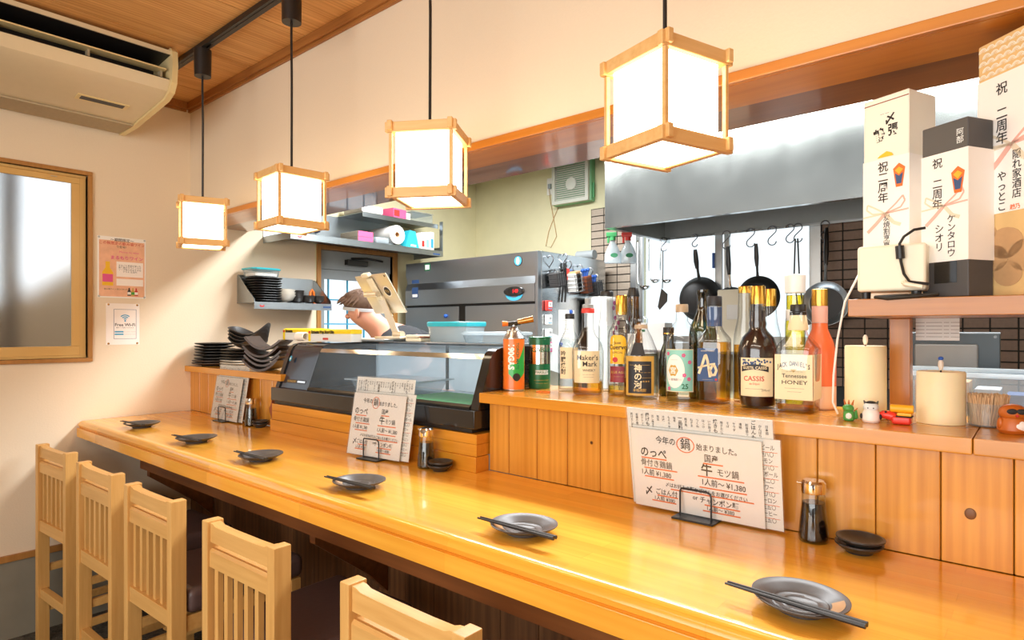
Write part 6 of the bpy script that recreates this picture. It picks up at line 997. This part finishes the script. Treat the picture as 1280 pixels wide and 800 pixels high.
t = thing('hanging_tongs', 'long steel tongs hanging near the right window edge', 'tongs', (2.425, RY-0.006, HZ_-0.075)); B().tube([(-0.006, 0, 0), (-0.012, 0, -0.2), (0.005, 0.002, -0.36)], 0.0042, 8).tube([(0.006, 0, 0), (0.014, 0, -0.2), (0.03, 0.002, -0.36)], 0.0042, 8).build('arms', 'gun_metal', t); B().prism([(-0.01, -0.36), (0.035, -0.36), (0.075, -0.45), (0.045, -0.46)], 'Y', -0.003, 0.003).build('tips', 'gun_metal', t)
# things on the bench under the window seen between the bottles
ws = thing('wall_ledge', 'narrow steel ledge under the kitchen window', 'ledge', (0, 0, 0)); B().box(1.36, 2.55, KY-0.20, KY-0.035, 1.205, 1.215).build('board', 'steel', ws, 0); B().box(1.36, 1.375, KY-0.19, KY-0.035, 0.8405, 1.2045).box(2.53, 2.545, KY-0.19, KY-0.035, 0.8405, 1.2045).build('leg', 'steel', ws, 0)
t = thing('white_carton', 'white carton with green lettering on the ledge under the window', 'carton', (1.60, KY-0.12, 1.2153), 0); B().box(-0.10, 0.11, -0.05, 0.05, 0, 0.165, 0.002, 1).build('carton', 'paper', t); B().box(-0.06, -0.02, -0.0508, -0.0502, 0.11, 0.125).build('print', 'ink_green', t, 0)
t = thing('black_box', 'dark pouch propped at the left window edge', 'pouch', (1.50, KY-0.15, 1.2153)); B().prism([(-0.06, 0), (0.03, 0), (0.02, 0.24), (-0.03, 0.30)], 'Y', -0.02, 0.015).build('pouch', 'black_plastic', t)
t = thing('white_box', 'pale box behind the clear bottle necks under the window', 'box', (2.12, KY-0.16, 1.2153)); B().box(-0.085, 0.09, -0.03, 0.045, 0, 0.345, 0.006).build('box', 'cream_plastic', t); B().box(-0.03, 0.03, -0.034, -0.0302, 0.18, 0.26, 0.003).build('panel', 'white_plastic', t)
# ================================================================ the cook bending over behind the display case
pr = thing('person', 'person in a black shirt bending down behind the tablet, light brown hair', 'person', (1.185, 0.575, 0.0005), 0)
sk = {}
def skin(name, mat, verts, edges, parent, root=0, sub=2):
    me = bpy.data.meshes.new(name); me.from_pydata([v[0] for v in verts], edges, []); o = bpy.data.objects.new(name, me); C.objects.link(o)
    sm_ = o.modifiers.new('skin', 'SKIN'); sm_.use_smooth_shade = True
    for i, v in enumerate(verts):
        rr = v[1]; rr = rr if isinstance(rr, tuple) else (rr, rr); me.skin_vertices[0].data[i].radius = rr
        me.skin_vertices[0].data[i].use_root = (i == root)
    o.modifiers.new('sub', 'SUBSURF').levels = sub; bpy.context.view_layer.update(); dg = bpy.context.evaluated_depsgraph_get()
    m2 = bpy.data.meshes.new_from_object(o.evaluated_get(dg)); m2.materials.clear(); m2.materials.append(MT[mat]); bpy.data.objects.remove(o)
    q = bpy.data.objects.new(name, m2); C.objects.link(q); q.parent = parent
    for p_ in m2.polygons: p_.use_smooth = True
    return q
# body: standing behind the case at the right of the tablet, torso and head inclined to the left (-X) and forward
V = [((0, 0.05, 0.90), 0.13), ((-0.02, 0.03, 1.05), 0.125), ((-0.09, -0.02, 1.18), 0.13), ((-0.17, -0.06, 1.29), 0.10), ((-0.225, -0.085, 1.345), 0.052), ((-0.270, -0.105, 1.385), 0.060), ((-0.315, -0.125, 1.425), (0.078, 0.070)), ((-0.345, -0.135, 1.465), (0.070, 0.065)),
     ((-0.13, 0.13, 1.27), 0.058), ((-0.16, 0.25, 1.08), 0.045), ((-0.25, 0.05, 0.98), 0.037), ((-0.30, -0.02, 0.98), 0.028),
     ((-0.05, -0.15, 1.24), 0.055), ((0.06, -0.15, 1.05), 0.045), ((-0.05, -0.12, 0.97), 0.037), ((-0.11, -0.10, 0.97), 0.028),
     ((0.02, 0.15, 0.85), 0.095), ((0.02, 0.16, 0.48), 0.066), ((0.03, 0.16, 0.10), 0.045), ((-0.07, 0.14, 0.045), 0.042),
     ((0.02, -0.06, 0.85), 0.095), ((0.02, -0.07, 0.48), 0.066), ((0.03, -0.07, 0.10), 0.045), ((-0.07, -0.06, 0.045), 0.042)]
E_ = [(0, 1), (1, 2), (2, 3), (3, 4), (4, 5), (5, 6), (6, 7), (3, 8), (8, 9), (9, 10), (10, 11), (3, 12), (12, 13), (13, 14), (14, 15), (0, 16), (16, 17), (17, 18), (18, 19), (0, 20), (20, 21), (21, 22), (22, 23)]
skin('body', 'skin', V, E_, pr)
VS = [((0, 0.05, 0.90), 0.138), ((-0.02, 0.03, 1.05), 0.133), ((-0.09, -0.02, 1.18), 0.138), ((-0.165, -0.058, 1.285), 0.106), ((-0.195, -0.07, 1.312), 0.07), ((-0.13, 0.13, 1.27), 0.068), ((-0.15, 0.21, 1.15), 0.058), ((-0.05, -0.145, 1.24), 0.064), ((0.02, -0.15, 1.12), 0.056)]
skin('shirt', 'black_cloth', VS, [(0, 1), (1, 2), (2, 3), (3, 4), (3, 5), (5, 6), (3, 7), (7, 8)], pr)
VT = [((0, 0.05, 0.92), 0.14), ((0.02, 0.15, 0.83), 0.105), ((0.02, 0.16, 0.48), 0.078), ((0.03, 0.16, 0.08), 0.06), ((0.02, -0.06, 0.83), 0.105), ((0.02, -0.07, 0.48), 0.078), ((0.03, -0.07, 0.08), 0.06)]
skin('trousers', 'black_cloth', VT, [(0, 1), (1, 2), (2, 3), (0, 4), (4, 5), (5, 6)], pr)
# face turned down to the left, hair over the crown with loose tufts
B().ball((-0.385, -0.155, 1.405), 0.013, (1.2, 1, 1)).build('nose', 'skin', pr); B().ball((-0.262, -0.190, 1.418), 0.017, (1, 0.5, 1.3)).build('ear', 'skin', pr)
hr = B(); hr.ball((-0.318, -0.120, 1.478), 0.092, (1.02, 0.98, 0.70), u=20, v=14)
for k in range(70):
    a_ = random.uniform(0, 2*PI); e_ = random.uniform(0.0, 1.0); cx_, cy_, cz_ = -0.318, -0.120, 1.478
    p0_ = Vector((cx_+0.085*math.cos(a_)*math.cos(e_), cy_+0.083*math.sin(a_)*math.cos(e_), cz_+0.060*math.sin(e_))); dr = Vector((math.cos(a_)*0.6-0.5, math.sin(a_)*0.6, -0.35)).normalized()
    hr.tube([p0_, p0_+dr*0.022, p0_+dr*0.045+Vector((0, 0, -0.008))], [0.010, 0.007, 0.001], 6)
hr.build('hair', 'hair', pr, smooth=60); B().lathe([(0.0885, -0.008), (0.0895, 0.0), (0.088, 0.008)], 28, M=T(-0.318, -0.122, 1.440) @ R(6, 'Y'), cap0=False, cap1=False).build('headband', 'gray_cloth', pr)
# ---------------------------------------------------------------- tidy: drop the lettering source
bpy.data.objects.remove(_to); bpy.data.curves.remove(_tc)
for m_ in _tcache.values(): bpy.data.meshes.remove(m_)
